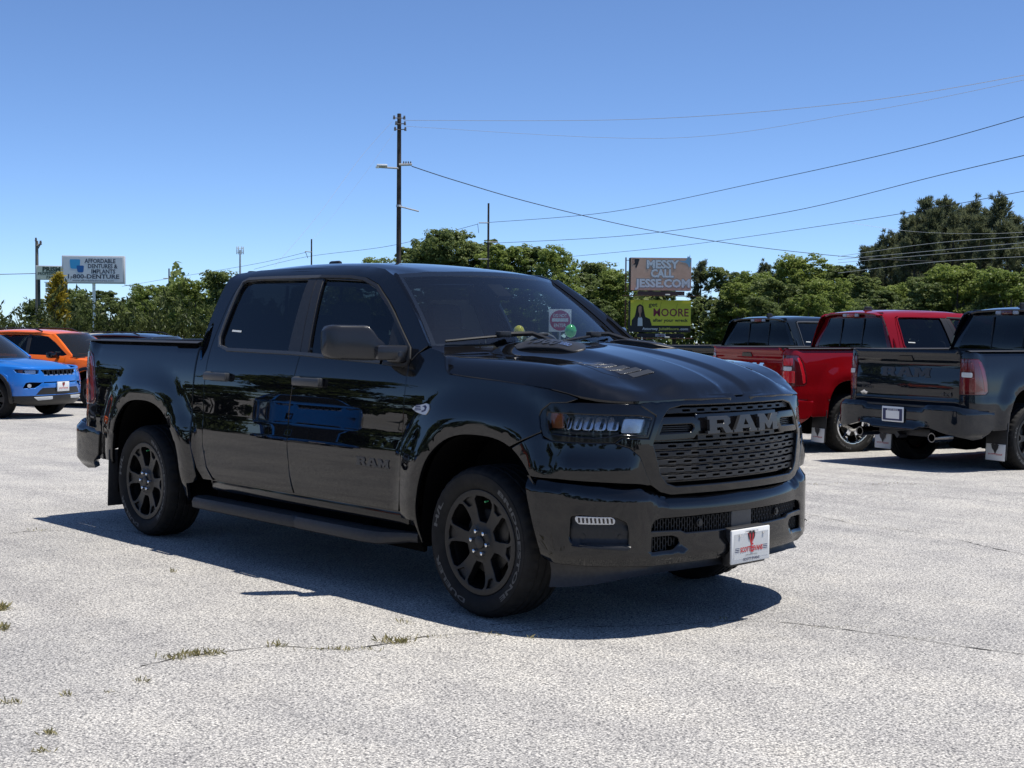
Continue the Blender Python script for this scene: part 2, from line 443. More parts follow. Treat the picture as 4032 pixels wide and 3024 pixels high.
# ------------------------------------------------------------------ materials of the vehicles
M_BLACK = paint('paint_black', (.0040, .0044, .0055), .0, .35, 1.53)
M_SATIN = noise_tint(mat('plastic_satin', rough=.42, spec=.4), (.014, .014, .0145), (.019, .019, .0195), 60, bump=.12, bdist=.002)
M_DARKPL = noise_tint(mat('plastic_dark', rough=.55), (.012, .012, .013), (.020, .020, .021), 45, bump=.2, bdist=.003)
M_HANDLE = noise_tint(mat('plastic_grey', rough=.38), (.040, .042, .045), (.050, .052, .056), 80, bump=.1, bdist=.002)
M_GLOSSBLK = mat('gloss_black', (.005, .005, .006), .10, coat=0, spec=.45)
M_BADGE = mat('badge_grey', (.040, .041, .043), .33, .2)
M_LOUV = mat('louvre_grey', (.05, .052, .055), .22, .3)
M_CHROME = mat('chrome', (.72, .73, .75), .06, 1.0)
M_RUBBER = noise_tint(mat('tyre_rubber', rough=.75, spec=.25), (.008, .008, .008), (.0145, .014, .0135), 18, bump=.25, bdist=.003)
M_RIM = noise_tint(mat('rim_satin_black', rough=.40, metal=.25), (.0075, .0075, .0082), (.0105, .0105, .0112), 30)
M_RIMHUB = mat('rim_dark_barrel', (.003, .003, .0032), .6, spec=.15)
M_LETTER = mat('tyre_letter_white', (.085, .085, .083), .7)
M_UNDER = mat('underbody_black', (.004, .004, .004), .9, spec=.05)
M_STEEL = noise_tint(mat('brake_steel', rough=.5, metal=.7), (.02, .02, .019), (.05, .048, .045), 14)
M_GLASS = glass('glass_clear', (.86, .92, .92), 1.85, .004)
M_TINT = glass('glass_front_tint', (.38, .44, .43), 1.52)
M_PRIV = glass('glass_privacy', (.075, .085, .09), 1.5)
M_LENS = glass('lens_clear', (.86, .88, .9), 1.5)
M_REFL = mat('lamp_reflector', (.52, .54, .58), .22, .75)
M_MIRROR = mat('mirror_cap_black', (.022, .023, .026), .22)
M_LAMPBLK = mat('lamp_housing', (.012, .012, .013), .25)
M_AMBER = mat('lens_amber', (.22, .055, .016), .12, coat=1)
M_RED = mat('lens_red', (.30, .010, .012), .10, coat=1)
M_REDDK = mat('lens_dark_red', (.085, .006, .008), .08, coat=1)
M_WHITE = mat('plate_white', (.74, .74, .71), .4)
M_OFFWHITE = mat('print_silver', (.55, .56, .55), .45)
M_INKBLK = mat('ink_black', (.015, .015, .018), .5)
M_INKRED = mat('ink_red', (.50, .022, .025), .5)
M_INKBLUE = mat('ink_navy', (.012, .016, .075), .5)
M_SEAT = noise_tint(mat('seat_cloth', rough=.9), (.018, .018, .019), (.03, .03, .031), 90, bump=.2, bdist=.003)
M_DASH = mat('dash_vinyl', (.014, .014, .015), .6)
M_PAPER = mat('sticker_paper', (.70, .72, .68), .7)
M_GREENCAP = mat('valve_cap_green', (.05, .35, .12), .4)

# ------------------------------------------------------------------ wheel (built about its own hub, outer face towards -Y)
def polar(r, a): return (r*math.cos(a), r*math.sin(a))
RIMY = pchip([(0, -.020), (.07, -.020), (.10, -.012), (.17, -.014), (.235, -.026), (.262, -.030), (.30, -.030)])
def rim_face(u, v): return (u, RIMY(math.hypot(u, v)), v)
def rim_pocket(u, v): return (u, RIMY(math.hypot(u, v))+.016, v)
def letters_round(mb, txt, r0, h, a0, a1, yf, outline=True):
    V, F, w = text_polys(txt, 0.03)
    P = []
    for x, y in V:
        a = a0+(a1-a0)*x/w; r = r0+h*y; P.append((r*math.cos(a), yf(r)-.0012, r*math.sin(a)))
    mb.add(P, F)
def make_wheel(parent, name='wheel', loc=(0, 0, 0), flip=False, rim=None, spin=0.0):
    RM = rim or M_RIM
    b = MB()
    b.lathe([(.262, .0), (.245, .03), (.235, .20), (.25, .215)], 56)                      # barrel
    b.lathe([(.235, .12), (.03, .12), (.03, .03)], 40)
    o = b.build(name, M_RIMHUB, parent); o.location = loc; o.rotation_euler = (0, spin, math.pi if flip else 0)
    t = MB(); n = 120
    prof = [(.262, .012), (.268, -.006), (.282, -.024), (.300, -.038), (.325, -.049), (.350, -.051), (.366, -.049), (.369, -.044), (.376, -.041), (.388, -.030), (.398, -.012), (.4035, .006), (.405, .022), (.397, .026), (.397, .034), (.405, .038), (.406, .072), (.397, .076), (.397, .086), (.406, .090), (.4065, .122), (.3975, .126), (.3975, .136), (.406, .140), (.406, .174), (.397, .178), (.397, .186), (.405, .190), (.403, .206), (.395, .226), (.37, .245), (.33, .25), (.262, .20)]
    k = len(prof); V = []; F = []
    for i in range(n):
        a = 2*math.pi*i/n; ca, sa = math.cos(a), math.sin(a)
        for q, (r, y) in enumerate(prof):
            if i % 3 == 0 and q in (9, 10, 11, 12): r -= (.004, .009, .009, .007)[q-9]
            if (i+1) % 4 == 0 and q in (15, 16, 19, 20, 23, 24): r -= .004
            sy = .009 if q > 13 else 0
            V.append((r*ca, y, r*sa))
    for i in range(n):
        j = (i+1) % n
        for q in range(k-1): F.append((i*k+q, i*k+q+1, j*k+q+1, j*k+q))
    t.add(V, F); ty = t.build('tyre', M_RUBBER, o, ang=32)
    yf = pchip([(.30, -.038), (.325, -.049), (.350, -.051), (.366, -.049)])
    for wd, a_, b_ in (('BRIDGESTONE', 66, -48), ('DUELER', 262, 205), ('H/L', 178, 152)):
        lt = MB(); letters_round(lt, wd, .324, .023, R(a_), R(b_), yf); lt.build('tyre_lettering', M_LETTER, ty, smooth=False)
    f = MB(); holes = []
    for q in range(6):
        a = R(90+60*q); ca, sa = math.cos(a), math.sin(a)
        W_ = [(.106, -.026), (.135, -.044), (.200, -.068), (.222, -.072), (.245, -.056), (.2515, 0), (.245, .056), (.222, .072), (.200, .068), (.135, .044), (.106, .026)]
        holes.append([(r*ca-t_*sa, r*sa+t_*ca) for r, t_ in W_])
    pockets = []
    for q in range(6):
        a = R(60*q); ca, sa = math.cos(a), math.sin(a)
        W_ = [(.198, -.017), (.206, -.023), (.243, -.044), (.2515, 0), (.243, .044), (.206, .023), (.198, .017)]
        pockets.append([(r*ca-t_*sa, r*sa+t_*ca) for r, t_ in W_])
    circ = [polar(.278, 2*math.pi*i/72) for i in range(72)]
    panel(f, circ, rim_face, holes+pockets, step=.022, bstep=.018, fold=.045, rnd=.003, sg=1)
    rm = f.build('rim', RM, o)
    for p in pockets:
        fl = MB(); panel(fl, inset(p, -.002), rim_pocket, step=.03, bstep=.03, fold=0); fl.build('spoke_pocket', M_RIM, rm)
    c = MB(); c.lathe([(0, -.030), (.030, -.030), (.034, -.027), (.035, -.018)], 24); c.build('centre_cap', M_SATIN, o)
    bk = MB(); bk.lathe([(.165, .05), (.172, .046), (.172, .04), (.165, .036), (.09, .036)], 40); bk.box((.12, .055, .10), (.10, .07, .16), bev=.02); bk.build('brake_disc', M_STEEL, o)
    for q in range(6):
        a = R(60*q+0); l = MB(); l.lathe([(.013, -.008), (.0125, -.030), (.010, -.036), (.004, -.039), (0, -.0395)], 12, c=(.062*math.cos(a), 0, .062*math.sin(a)))
        l.build('lug_nut', M_CHROME, o)
    vc = MB(); vc.tube([(.012, .0, .225), (.012, -.022, .222)], .005, 8); vc.build('valve_cap', M_GREENCAP, o)
    return o

# ------------------------------------------------------------------ the dealer artwork: a ram's head over a red triangle
def art(mb_red, mb_blk, pl, x, y, s, d=.002):
    mb_red.add([pl(x+a*s, y+b*s, d) for a, b in ((-.52, .50), (.52, .50), (0, -.55))], [(0, 2, 1)])
    for sg in (-1, 1):
        H = [(0.02, .58), (.16, .66), (.34, .62), (.44, .45), (.42, .18), (.30, -.05), (.20, -.02), (.30, .18), (.31, .40), (.22, .50), (.10, .46), (.10, .20), (.02, -.25)]
        P = [pl(x+sg*a*s, y+b*s, d*1.8) for a, b in H]; k = len(H)
        tri = [(0, 1, 10), (1, 9, 10), (1, 2, 9), (2, 8, 9), (2, 3, 8), (3, 4, 8), (4, 7, 8), (4, 6, 7), (4, 5, 6), (0, 10, 11), (0, 11, 12)]
        mb_blk.add(P, [t if sg < 0 else t[::-1] for t in tri])
def dealer_print(parent, pl, w, h, full=True):
    """pl(u, v, d): u right, v up from the middle of the face"""
    r, k, n = MB(), MB(), MB()
    art(r, k, pl, 0, h*.20, h*.40)
    text(r, 'SCOTT', pl, h*.15, w*.30, .03, 'R', -w*.015, -h*.185, .0022); text(r, 'EVANS', pl, h*.15, w*.28, .03, 'L', w*.045, -h*.185, .0022)
    text(r, 'E', pl, h*.26, w*.07, .03, 'C', w*.015, -h*.21, .003)
    for i in range(3):
        for sg in (-1, 1):
            a, b, y = sg*w*.34, sg*w*.46, -h*(.04+.055*i)
            n.add([pl(a, y, .0022), pl(b, y, .0022), pl(b, y-h*.02, .0022), pl(a, y-h*.02, .0022)], [(0, 1, 2, 3)])
    if full:
        text(n, 'SCOTT EVANS', pl, h*.085, w*.46, .02, 'C', 0, -h*.465, .0035)
        text(n, 'CARROLLTON, GA', pl, h*.05, w*.38, .01, 'C', 0, h*.425, .0035)
        text(k, 'CHRYSLER DODGE', pl, h*.035, w*.34, .0, 'C', 0, -h*.31, .0022)
    r.build('red_print', M_INKRED, parent, smooth=False); k.build('black_print', M_INKBLK, parent, smooth=False)
    n.build('navy_print', M_INKBLUE, parent, smooth=False)

def blockR(w=1.0):                                # slab block capitals of unit height, lists of (outer, holes)
    return [(0, 0), (0, .16), (.10, .16), (.10, .84), (0, .84), (0, 1), (1.02, 1), (1.18, .86), (1.18, .58), (1.05, .45), (1.22, .12), (1.30, .12), (1.30, 0), (.92, 0), (.74, .36), (.46, .36), (.46, .16), (.60, .16), (.60, 0)], [[(.46, .56), (.46, .80), (.80, .80), (.84, .76), (.84, .60), (.80, .56)]]
def blockA():
    return [(0, 0), (0, .15), (.08, .15), (.42, 1), (.98, 1), (1.32, .15), (1.40, .15), (1.40, 0), (.90, 0), (.90, .14), (.96, .22), (.46, .22), (.50, .14), (.50, 0)], [[(.56, .42), (.70, .80), (.86, .42)]]
def blockM():
    return [(0, 0), (0, .15), (.09, .15), (.09, .85), (0, .85), (0, 1), (.46, 1), (.73, .52), (1.0, 1), (1.46, 1), (1.46, .85), (1.37, .85), (1.37, .15), (1.46, .15), (1.46, 0), (1.02, 0), (1.02, .48), (.80, .10), (.66, .10), (.44, .48), (.44, 0)], []
def ram_letters(parent, fn, x0, z0, h, wid, m, sg=1, thick=.012, du=1):
    tot = 1.30+1.40+1.46+.16; k = wid/tot; x = 0
    for nm, (o, hs) in (('letter_r', blockR()), ('letter_a', blockA()), ('letter_m', blockM())):
        b = MB(); mp = lambda p: (x0+du*(x+p[0])*k, z0+p[1]*h)
        plate_extrude(b, [mp(p) for p in o], fn, thick, sg, [[mp(p) for p in q] for q in hs])
        b.build('badge_letter', m, parent, smooth=False)
        x += max(p[0] for p in o)+.08

# ------------------------------------------------------------------ pickup
def arch_line(M, xc, ar, af, b, pr, pf, z0, a0, a1, n=28, k=1.0):
    out = []
    for i in range(n+1):
        a = R(a0+(a1-a0)*i/n); c, s_ = math.cos(a), math.sin(a)
        A, p = (af, pf) if c > 0 else (ar, pr)
        r = k/((abs(c)/A)**p+(abs(s_)/b)**p)**(1/p)
        out.append((xc+r*c, z0+r*s_))
    return out
FARCH = (None, 0, .50, .50, .574, 2.6, 2.6, .40)
RARCH = (None, -3.672, .46, .565, .597, 3.0, 2.3, .40)

def make_pickup(label):
    root = empty('pickup_truck', (0, 0, 0), 0, label, 'pickup truck')
    def both(mb, name, m, par=None, **k):
        a = mb.build(name, m, (par[0] if par else root), **k); b = mb.build(name, m, (par[1] if par else root), mirror=True, **k); return a, b
    # -- front wing
    b = MB()
    arc = arch_line(*FARCH, 64, 187)                 # from front of the arch back to its lower rear end
    o = [(-.648, .462)] + [(-.648, 1.0), (-.645, 1.335), (-.60, 1.385), (-.50, 1.425), (-.41, 1.408), (-.352, 1.378), (-.335, 1.331), (-.316, 1.305), (-.285, 1.282), (-.133, 1.270), (.125, 1.258), (.35, 1.244), (.477, 1.230), (.60, 1.208), (.664, 1.19), (.60, 1.170), (.505, 1.165), (.452, 1.128), (.438, 1.098), (.452, 1.04), (.463, 1.018)] + arc + [(-.52, .462)]
    panel(b, o, W, step=.04, bstep=.02, gap=.0025)
    both(b, 'front_wing', M_BLACK)
    # arch inner lip and liner
    b = MB(); A = arch_line(*FARCH, 20, 190, 30, .995)
    for y0, y1 in ((-1.005, -.62),): b.grid(lambda i, y: (A[int(i)][0], y, A[int(i)][1]), range(len(A)), [y0, -.85, y1], normals=False)
    A2 = arch_line(*RARCH, -12, 195, 30, .995)
    for AA in (A, A2):
        b = MB(); b.grid(lambda i, y: (AA[int(i)][0], y, AA[int(i)][1]), range(len(AA)), [-.955, -.85, -.62], normals=False)
        k = len(b.v); b.add([(AA[len(AA)//2][0], -.62, .3)], []); n3 = len(AA)
        b.f += [(3*i+2, 3*i+5, k) for i in range(n3-1)]; b.m += [0]*(n3-1)
        both(b, 'wheel_arch_liner', M_UNDER)
    # -- doors
    sash_f = [(-.66, 1.345), (-.70, 1.43), (-.925, 1.625), (-1.02, 1.69), (-1.19, 1.79), (-1.34, 1.835), (-1.50, 1.853), (-1.80, 1.862)]
    b = MB()
    o = [(-1.722, .497), (-1.770, .62), (-1.795, .78), (-1.793, 1.0), (-1.74, 1.372), (-1.885, 1.858)] + sash_f[::-1] + [(-.648, 1.30), (-.652, .76), (-.657, .56), (-.675, .497)]
    wf = [(-1.66, 1.375), (-1.79, 1.845), (-1.345, 1.822), (-1.195, 1.772), (-1.024, 1.67), (-.924, 1.60), (-.70, 1.41), (-.67, 1.352), (-.88, 1.358)]
    DOOR = lambda u, v: (lambda p: (p[0], p[1]+.0035*math.exp(-((v-.683)/.006)**2), p[2]))(S(u, v))
    panel(b, o, DOOR, [wf], step=.05, bstep=.025, gap=.0028)
    fd = both(b, 'front_door', M_BLACK)
    b = MB()
    o2 = [(-1.742, .497), (-1.776, .62), (-1.801, .78), (-1.799, 1.0), (-1.746, 1.372), (-1.891, 1.858), (-2.50, 1.868), (-2.712, 1.864), (-2.765, 1.84), (-2.80, 1.74), (-2.83, 1.42), (-2.835, 1.1), (-2.825, .72), (-2.775, .58), (-2.70, .510), (-2.65, .497)]
    wr = [(-1.74, 1.372), (-1.882, 1.848), (-2.49, 1.858), (-2.70, 1.853), (-2.745, 1.835), (-2.752, 1.77), (-2.755, 1.46), (-2.72, 1.40), (-2.63, 1.385)]
    panel(b, o2, DOOR, [inset(wr, .006)], step=.05, bstep=.025, gap=.0028)
    rd = both(b, 'rear_door', M_BLACK)
    # glass, sunk 12 mm, and the dull black trim round it
    SG = lambda d: (lambda u, v: (lambda p, n: tuple(Vector(p)-n*d))(S(u, v), snormal(S, u, v)))
    def strip(mb, path, w, h, closed=False):
        outer = path; n = len(path); V = []; F = []
        for i, p in enumerate(path):
            a = Vector(path[i-1] if (i or closed) else p); c = Vector(path[(i+1) % n] if (i < n-1 or closed) else p); t = (c-a).normalized(); q = Vector((-t.y, t.x))
            for du, dh in ((0, -.004), (.12, h), (.88, h), (1, -.004)):
                uv = Vector(p)+q*w*du; V.append(SG(-dh)(uv.x, uv.y))
        for i in range(n if closed else n-1):
            j = (i+1) % n
            for k in range(3): F.append((4*i+k, 4*j+k, 4*j+k+1, 4*i+k+1))
        mb.add(V, F)
    b = MB(); panel(b, [(-1.64, 1.37), (-1.79, 1.85), (-1.34, 1.83), (-1.19, 1.78), (-1.02, 1.675), (-.92, 1.605), (-.69, 1.41), (-.66, 1.345)], SG(.014), step=.08, fold=0); gf = both(b, 'window_glass', M_TINT, fd)
    b = MB(); panel(b, [(-1.87, 1.372), (-1.96, 1.862), (-2.70, 1.86), (-2.76, 1.83), (-2.76, 1.40), (-2.62, 1.375)], SG(.014), step=.08, fold=0); gr = both(b, 'window_glass', M_PRIV, rd)
    b = MB(); strip(b, [(-2.62, 1.366), (-1.80, 1.356), (-.905, 1.322)], .026, .012); 
    both(b, 'belt_moulding', M_HANDLE, fd)
    b = MB(); strip(b, resample_open([(-.885, 1.318), (-.70, 1.312), (-.655, 1.322), (-.640, 1.36), (-.665, 1.425), (-.925, 1.628), (-1.02, 1.695), (-1.19, 1.795), (-1.34, 1.838), (-1.50, 1.856), (-1.84, 1.866)], .04), .022, .010)
    both(b, 'window_trim', M_SATIN, fd)
    b = MB(); strip(b, resample_open([(-1.84, 1.866), (-2.49, 1.871), (-2.70, 1.868), (-2.755, 1.845), (-2.768, 1.77), (-2.772, 1.46), (-2.735, 1.395), (-2.62, 1.370)], .04), .022, .010)
    both(b, 'window_trim', M_HANDLE, rd)
    b = MB(); panel(b, [(-1.662, 1.372), (-1.80, 1.852), (-1.868, 1.853), (-1.738, 1.372)], SG(-.004), step=.06, fold=.006); both(b, 'pillar_cover', M_SATIN, fd)
    b = MB(); panel(b, [(-1.746, 1.372), (-1.876, 1.853), (-1.962, 1.855), (-1.882, 1.376)], SG(-.004), step=.06, fold=.006); both(b, 'pillar_cover', M_SATIN, rd)
    b = MB(); panel(b, [(-.865, 1.36), (-.905, 1.585), (-.70, 1.41), (-.668, 1.352)], SG(-.002), step=.06, fold=.006); both(b, 'mirror_sail', M_SATIN, fd)
    # handles: a bar over a cup
    for nm, x0, pr in (('f', -1.755, fd), ('r', -2.825, rd)):
        cup = MB(); cup.cur = 0
        q = [(x0+.04, 1.165), (x0+.30, 1.165), (x0+.30, 1.232), (x0+.04, 1.232)]
        panel(cup, rounded(q, .03), SG(-.0015), step=.05, fold=.003); both(cup, 'handle_cup', M_GLOSSBLK, pr)
        h = MB(); yb = S(x0+.16, 1.20)[1]
        h.box((x0+.165, yb-.030, 1.198), (.29, .022, .052), bev=.010); h.box((x0+.045, yb-.012, 1.200), (.055, .03, .058), bev=.01); h.box((x0+.285, yb-.012, 1.198), (.055, .03, .054), bev=.01)
        both(h, 'door_handle', M_HANDLE, pr)
    # door badge
    for pr, sg in ((fd[0], 1), (fd[1], -1)):
        nm = empty_part = None
        fn = DOOR if sg > 0 else (lambda u, v: (lambda p: (p[0], -p[1], p[2]))(DOOR(u, v)))
        ram_letters(pr, fn, -1.066 if sg > 0 else -.756, .733, .046, .310, M_BADGE, sg=sg, thick=.005, du=sg)
    # wing badge: silver ram's head with speed lines
    hb = MB(); fnw = W
    hd = [(-.565, 1.083), (-.545, 1.098), (-.48, 1.110), (-.445, 1.118), (-.418, 1.112), (-.412, 1.09), (-.425, 1.068), (-.437, 1.058), (-.462, 1.057), (-.50, 1.062), (-.53, 1.068)]
    plate_extrude(hb, hd, fnw, .006); both(hb, 'wing_badge', mat('badge_silver', (.58, .59, .61), .35, .25))
    hb = MB()
    for i in range(4): 
        x = -.545+.004*i; z = 1.076+.009*i
        plate_extrude(hb, [(x, z), (x+.06-.008*i, z+.004), (x+.06-.008*i, z+.0072), (x, z+.0035)], fnw, .0072)
    plate_extrude(hb, [(-.475, 1.068), (-.44, 1.078), (-.432, 1.098), (-.45, 1.108), (-.475, 1.100), (-.458, 1.098), (-.449, 1.090), (-.458, 1.080), (-.478, 1.076)], fnw, .0072)
    both(hb, 'badge_inlay', M_INKBLUE)
    # -- cab side frame: sill strip, rear pillar, roof rail, windscreen pillar
    b = MB()
    ap = [(-.522, 1.440), (-.60, 1.505), (-.70, 1.592), (-.83, 1.690), (-.96, 1.775), (-1.081, 1.847), (-1.22, 1.893), (-1.45, 1.920), (-1.75, 1.932), (-2.2, 1.934), (-2.7, 1.925), (-2.93, 1.905), (-2.968, 1.87), (-2.972, 1.40), (-2.975, .95), (-2.965, .70), (-2.90, .56), (-2.835, .49)]
    inner = [(-2.71, .492), (-2.785, .575), (-2.832, .72), (-2.842, 1.1), (-2.838, 1.42), (-2.806, 1.75), (-2.772, 1.85), (-2.715, 1.872), (-2.50, 1.876), (-1.88, 1.869), (-1.50, 1.860), (-1.34, 1.842), (-1.19, 1.798), (-1.02, 1.700), (-.92, 1.632), (-.695, 1.44), (-.648, 1.345), (-.60, 1.392)]
    panel(b, ap+inner, S, step=.05, bstep=.025, gap=.0015); both(b, 'cab_frame', M_BLACK)
    b = MB()
    b.grid(lambda x, k: (lambda d: (x, -(.945-.008-.02*k), .492-.075*k))(0), [(-2.80+i*.1) for i in range(23)], [0, .3, 1.0], normals=False)
    b.box((-1.72, -.90, .455), (2.16, .07, .085), bev=.02); both(b, 'sill', M_GLOSSBLK)
    b = MB(); b.box((-1.72, -.845, .37), (2.25, .03, .22), bev=.01); both(b, 'sill_gap_shade', M_UNDER)  # added black panel standing in for the shade between sill and side step
    # -- roof
    RX = [(-2.968, -.58), (-2.9, -.60), (-1.6, -.607), (-1.3, -.618), (-1.13, -.64)]
    front = [(-1.128+.145*(1-(u/8)**2), .655*u/8) for u in range(-8, 9)]
    b = MB(); panel(b, RX[:-1]+front+[(x, -y) for x, y in RX[:-1]][::-1], ROOFS, step=.06, bstep=.03, gap=.001, rnd=.008); b.build('roof', M_BLACK, root)
    b = MB()                                          # roof ditch between panel and frame
    b.grid(lambda x, k: (x, -(.585+.05*k), ZROOF(x)-.070-.0*k), [-2.95+.06*i for i in range(31)], [0, 1], normals=False); both(b, 'roof_ditch', M_DARKPL)
    b = MB(); b.box((-2.66, 0, 1.985), (.13, .04, .055), bev=.018, taper=.7); b.box((-2.64, 0, 1.962), (.19, .055, .024), bev=.01); b.build('roof_antenna', M_SATIN, root)
    # -- windscreen, its black border, pillars
    b = MB(); b.grid(WIND, [-1+i/14 for i in range(29)], [j/12 for j in range(13)], flip=False); ws = b.build('windscreen', M_GLASS, root)
    b = MB(); IN = lambda u, v: tuple(Vector(WIND(u, v))-snormal(WIND, u, v)*.004)
    us = [-1+i/20 for i in range(41)]
    b.grid(IN, us, [.94, .97, 1], normals=False); b.grid(IN, us, [0, .03, .05], normals=False)
    b.grid(IN, [-1, -.975, -.955], [j/12 for j in range(13)], normals=False); b.grid(IN, [.955, .975, 1], [j/12 for j in range(13)], normals=False)
    b.build('windscreen_border', M_GLOSSBLK, ws)
    b = MB(); b.box((-.925, 0, 1.765), (.15, .13, .04), ry=.62, bev=.015); b.tube([(-.99, 0, 1.79), (-1.03, 0, 1.74)], .012)
    b.box((-1.05, 0, 1.715), (.035, .25, .075), bev=.02); b.build('rear_view_mirror', M_UNDER, root)
    b = MB()
    pts = [p for p in ap[:6]]; pts = resample_open([(-.50, 1.418)]+pts, .05); nP = len(pts)
    V = []; F = []; N = []
    for i, p in enumerate(pts):
        v = min(max((p[1]-1.425)/(1.862-1.425), 0), 1.0)
        A_ = Vector(S(*p)); B_ = Vector(WIND(-.985, v)); B_ += snormal(WIND, -.985, v)*.004; nA = snormal(S, *p); nB = snormal(WIND, -.985, v)
        for k in range(6):
            t = k/5; nn = (nA*(1-t)+nB*t).normalized(); V.append(A_*(1-t)+B_*t+nn*.018*math.sin(math.pi*t)); N.append(nn)
    for i in range(nP-1):
        for k in range(5): F.append((6*i+k, 6*i+k+1, 6*(i+1)+k+1, 6*(i+1)+k))
    b.add(V, F, N); both(b, 'windscreen_pillar', M_BLACK)
    # -- bonnet
    left = [(x, -y) for x, y in HOOD_EDGE[:-1]][::-1]
    rear = [(-.40, .905), (-.47, .83), (-.455, .72), (-.40, .52), (-.34, .28), (-.32, 0), (-.34, -.28), (-.40, -.52), (-.455, -.72), (-.47, -.83), (-.40, -.905)]
    fr = [(x, y) for x, y in HOOD_EDGE[:-2]]+[(.962, -.085), (.942, -.05), (.937, -.02)]
    fo = fr+[(x, -y) for x, y in fr][::-1]+rear
    b = MB(); panel(b, fo, HOODS, step=.032, bstep=.02, gap=.002, rnd=.005, fold=.025); hd_o = b.build('bonnet', M_BLACK, root)
    for sy in (-1, 1):                                # hood scoop with block numerals and louvred vent
        b = MB(); fn = lambda u, v: (lambda p: (p[0], p[1], p[2]+.016*sst(0, .16, u+.27)*sst(.21, .06, u)+.006))(HOODS(u, v))
        q = rounded([(-.29, sy*.45), (-.25, sy*.30), (.11, sy*.295), (.20, sy*.385), (.18, sy*.45), (-.22, sy*.495)], .025)
        panel(b, q, fn, step=.03, bstep=.02, fold=.03, rnd=.006)
        sc = b.build('bonnet_scoop', M_SATIN, root)
        b = MB()
        face = lambda u, v, d: (lambda p, n: tuple(Vector(p)+n*(d+.001)))(fn(u, v), snormal(fn, u, v))
        pl = (lambda u, v, d: face(-.19+u, -.445+v, d)) if sy < 0 else (lambda u, v, d: face(.08-u, .445-v, d))
        text(b, '1500', pl, .085, .215, .03, 'L', 0, 0, .004); b.build('scoop_numerals', M_BADGE, sc, smooth=False)
        b = MB(); text(b, 'TURBO', pl, .035, .085, .01, 'L', .225, .012, .004); b.build('scoop_script', mat('ink_light_blue', (.09, .15, .32), .4), sc, smooth=False)
        b = MB()
        fn2 = lambda u, v: (lambda p: (p[0], p[1], p[2]+.0015))(HOODS(u, v))
        q = rounded([(.33, sy*.58), (.39, sy*.505), (.53, sy*.46), (.70, sy*.42), (.715, sy*.45), (.66, sy*.56), (.57, sy*.645), (.42, sy*.65)], .02)
        panel(b, q, fn2, step=.05, bstep=.03, fold=.01); vt = b.build('bonnet_vent', M_GLOSSBLK, root)
        for i in range(5):
            x = .385+.062*i; y0 = .520-.026*i; y1 = .640-.030*i*(1 if i < 4 else 1)
            fl_ = lambda u, v: (lambda p: (p[0], p[1], p[2]+.0022+.003*min(max((u-x)/.09, 0), 1)))(HOODS(u, v))
            sk = .05
            l = MB(); panel(l, [(x+.0, sy*y1), (x+sk, sy*y0), (x+sk+.042, sy*y0), (x+.042, sy*y1)], fl_, step=.03, bstep=.02, fold=.004, rnd=.001); l.build('vent_louvre', M_LOUV, vt)
    # cowl and wipers
    b = MB(); b.grid(lambda u, k: tuple(Vector((-.40, 0, 0))*0+Vector(WIND(u, .02))*(1-k)+Vector((-.33-.13*abs(u)**2.2, u*.84, 1.405-.02*u*u))*k+Vector((0, 0, -.006*math.sin(3.1*k)))), [-1+i/16 for i in range(33)], [0, .4, .8, 1], normals=False)
    b.build('cowl', M_GLOSSBLK, root)
    for (u0, v0, u1, v1, ux) in ((-.90, .045, -.12, .125, -.30), (-.02, .05, .72, .12, .55)):
        wp = MB(); P = []
        for i in range(9):
            u = u0+(u1-u0)*i/8; v = v0+(v1-v0)*i/8; p = Vector(WIND(u, v))+snormal(WIND, u, v)*(.018+.014*math.sin(math.pi*i/8)); P.append(p)
        wp.tube(P, .009, 6); a = Vector(WIND(ux, .09))+snormal(WIND, ux, .09)*.05; wp.tube([P[4 if ux < 0 else 5]+Vector((0, 0, .012)), a, Vector((-.36, a.y+.25, 1.44))], [.012, .014, .018], 6)
        wp.box(tuple(P[4]+Vector((.0, 0, .01))), (.05, .09, .035), bev=.01); wp.build('wiper', M_SATIN, root)
    # -- front end
    half = lambda L: L+[(-u, z) for u, z in L[::-1]]
    sur = [(-.03, 1.186), (-.065, 1.211), (-.527, 1.200), (-.58, 1.194), (-.64, 1.172), (-.695, 1.165), (-.60, 1.108), (-.648, .990), (-.79, .995), (-.828, .972), (-.752, .950), (-.698, .906), (-.634, .764), (-.58, .728), (-.517, .712)]
    gh = [(-.44, 1.160), (-.525, 1.142), (-.562, 1.105), (-.59, 1.06), (-.630, .966), (-.585, .81), (-.545, .762), (-.49, .744)]
    b = MB(); panel(b, half(sur), WF, [half(gh)], step=.045, bstep=.02, fold=.05, gap=.002, rnd=.006); gs = b.build('grille_surround', M_BLACK, root)
    b = MB(); panel(b, inset(half(gh), -.03), WFo(-.085), step=.12, fold=0); b.build('grille_backing', M_UNDER, root)
    GW = pchip([(.744, .49), (.765, .545), (.81, .583), (.966, .628), (1.06, .588), (1.105, .560), (1.142, .522), (1.16, .44)])
    rows = [(1.128, 0, 1), (.990, .05, .33), (.951, 0, 1), (.911, .05, 1), (.871, 0, 1), (.831, .05, 1), (.791, 0, 1)]
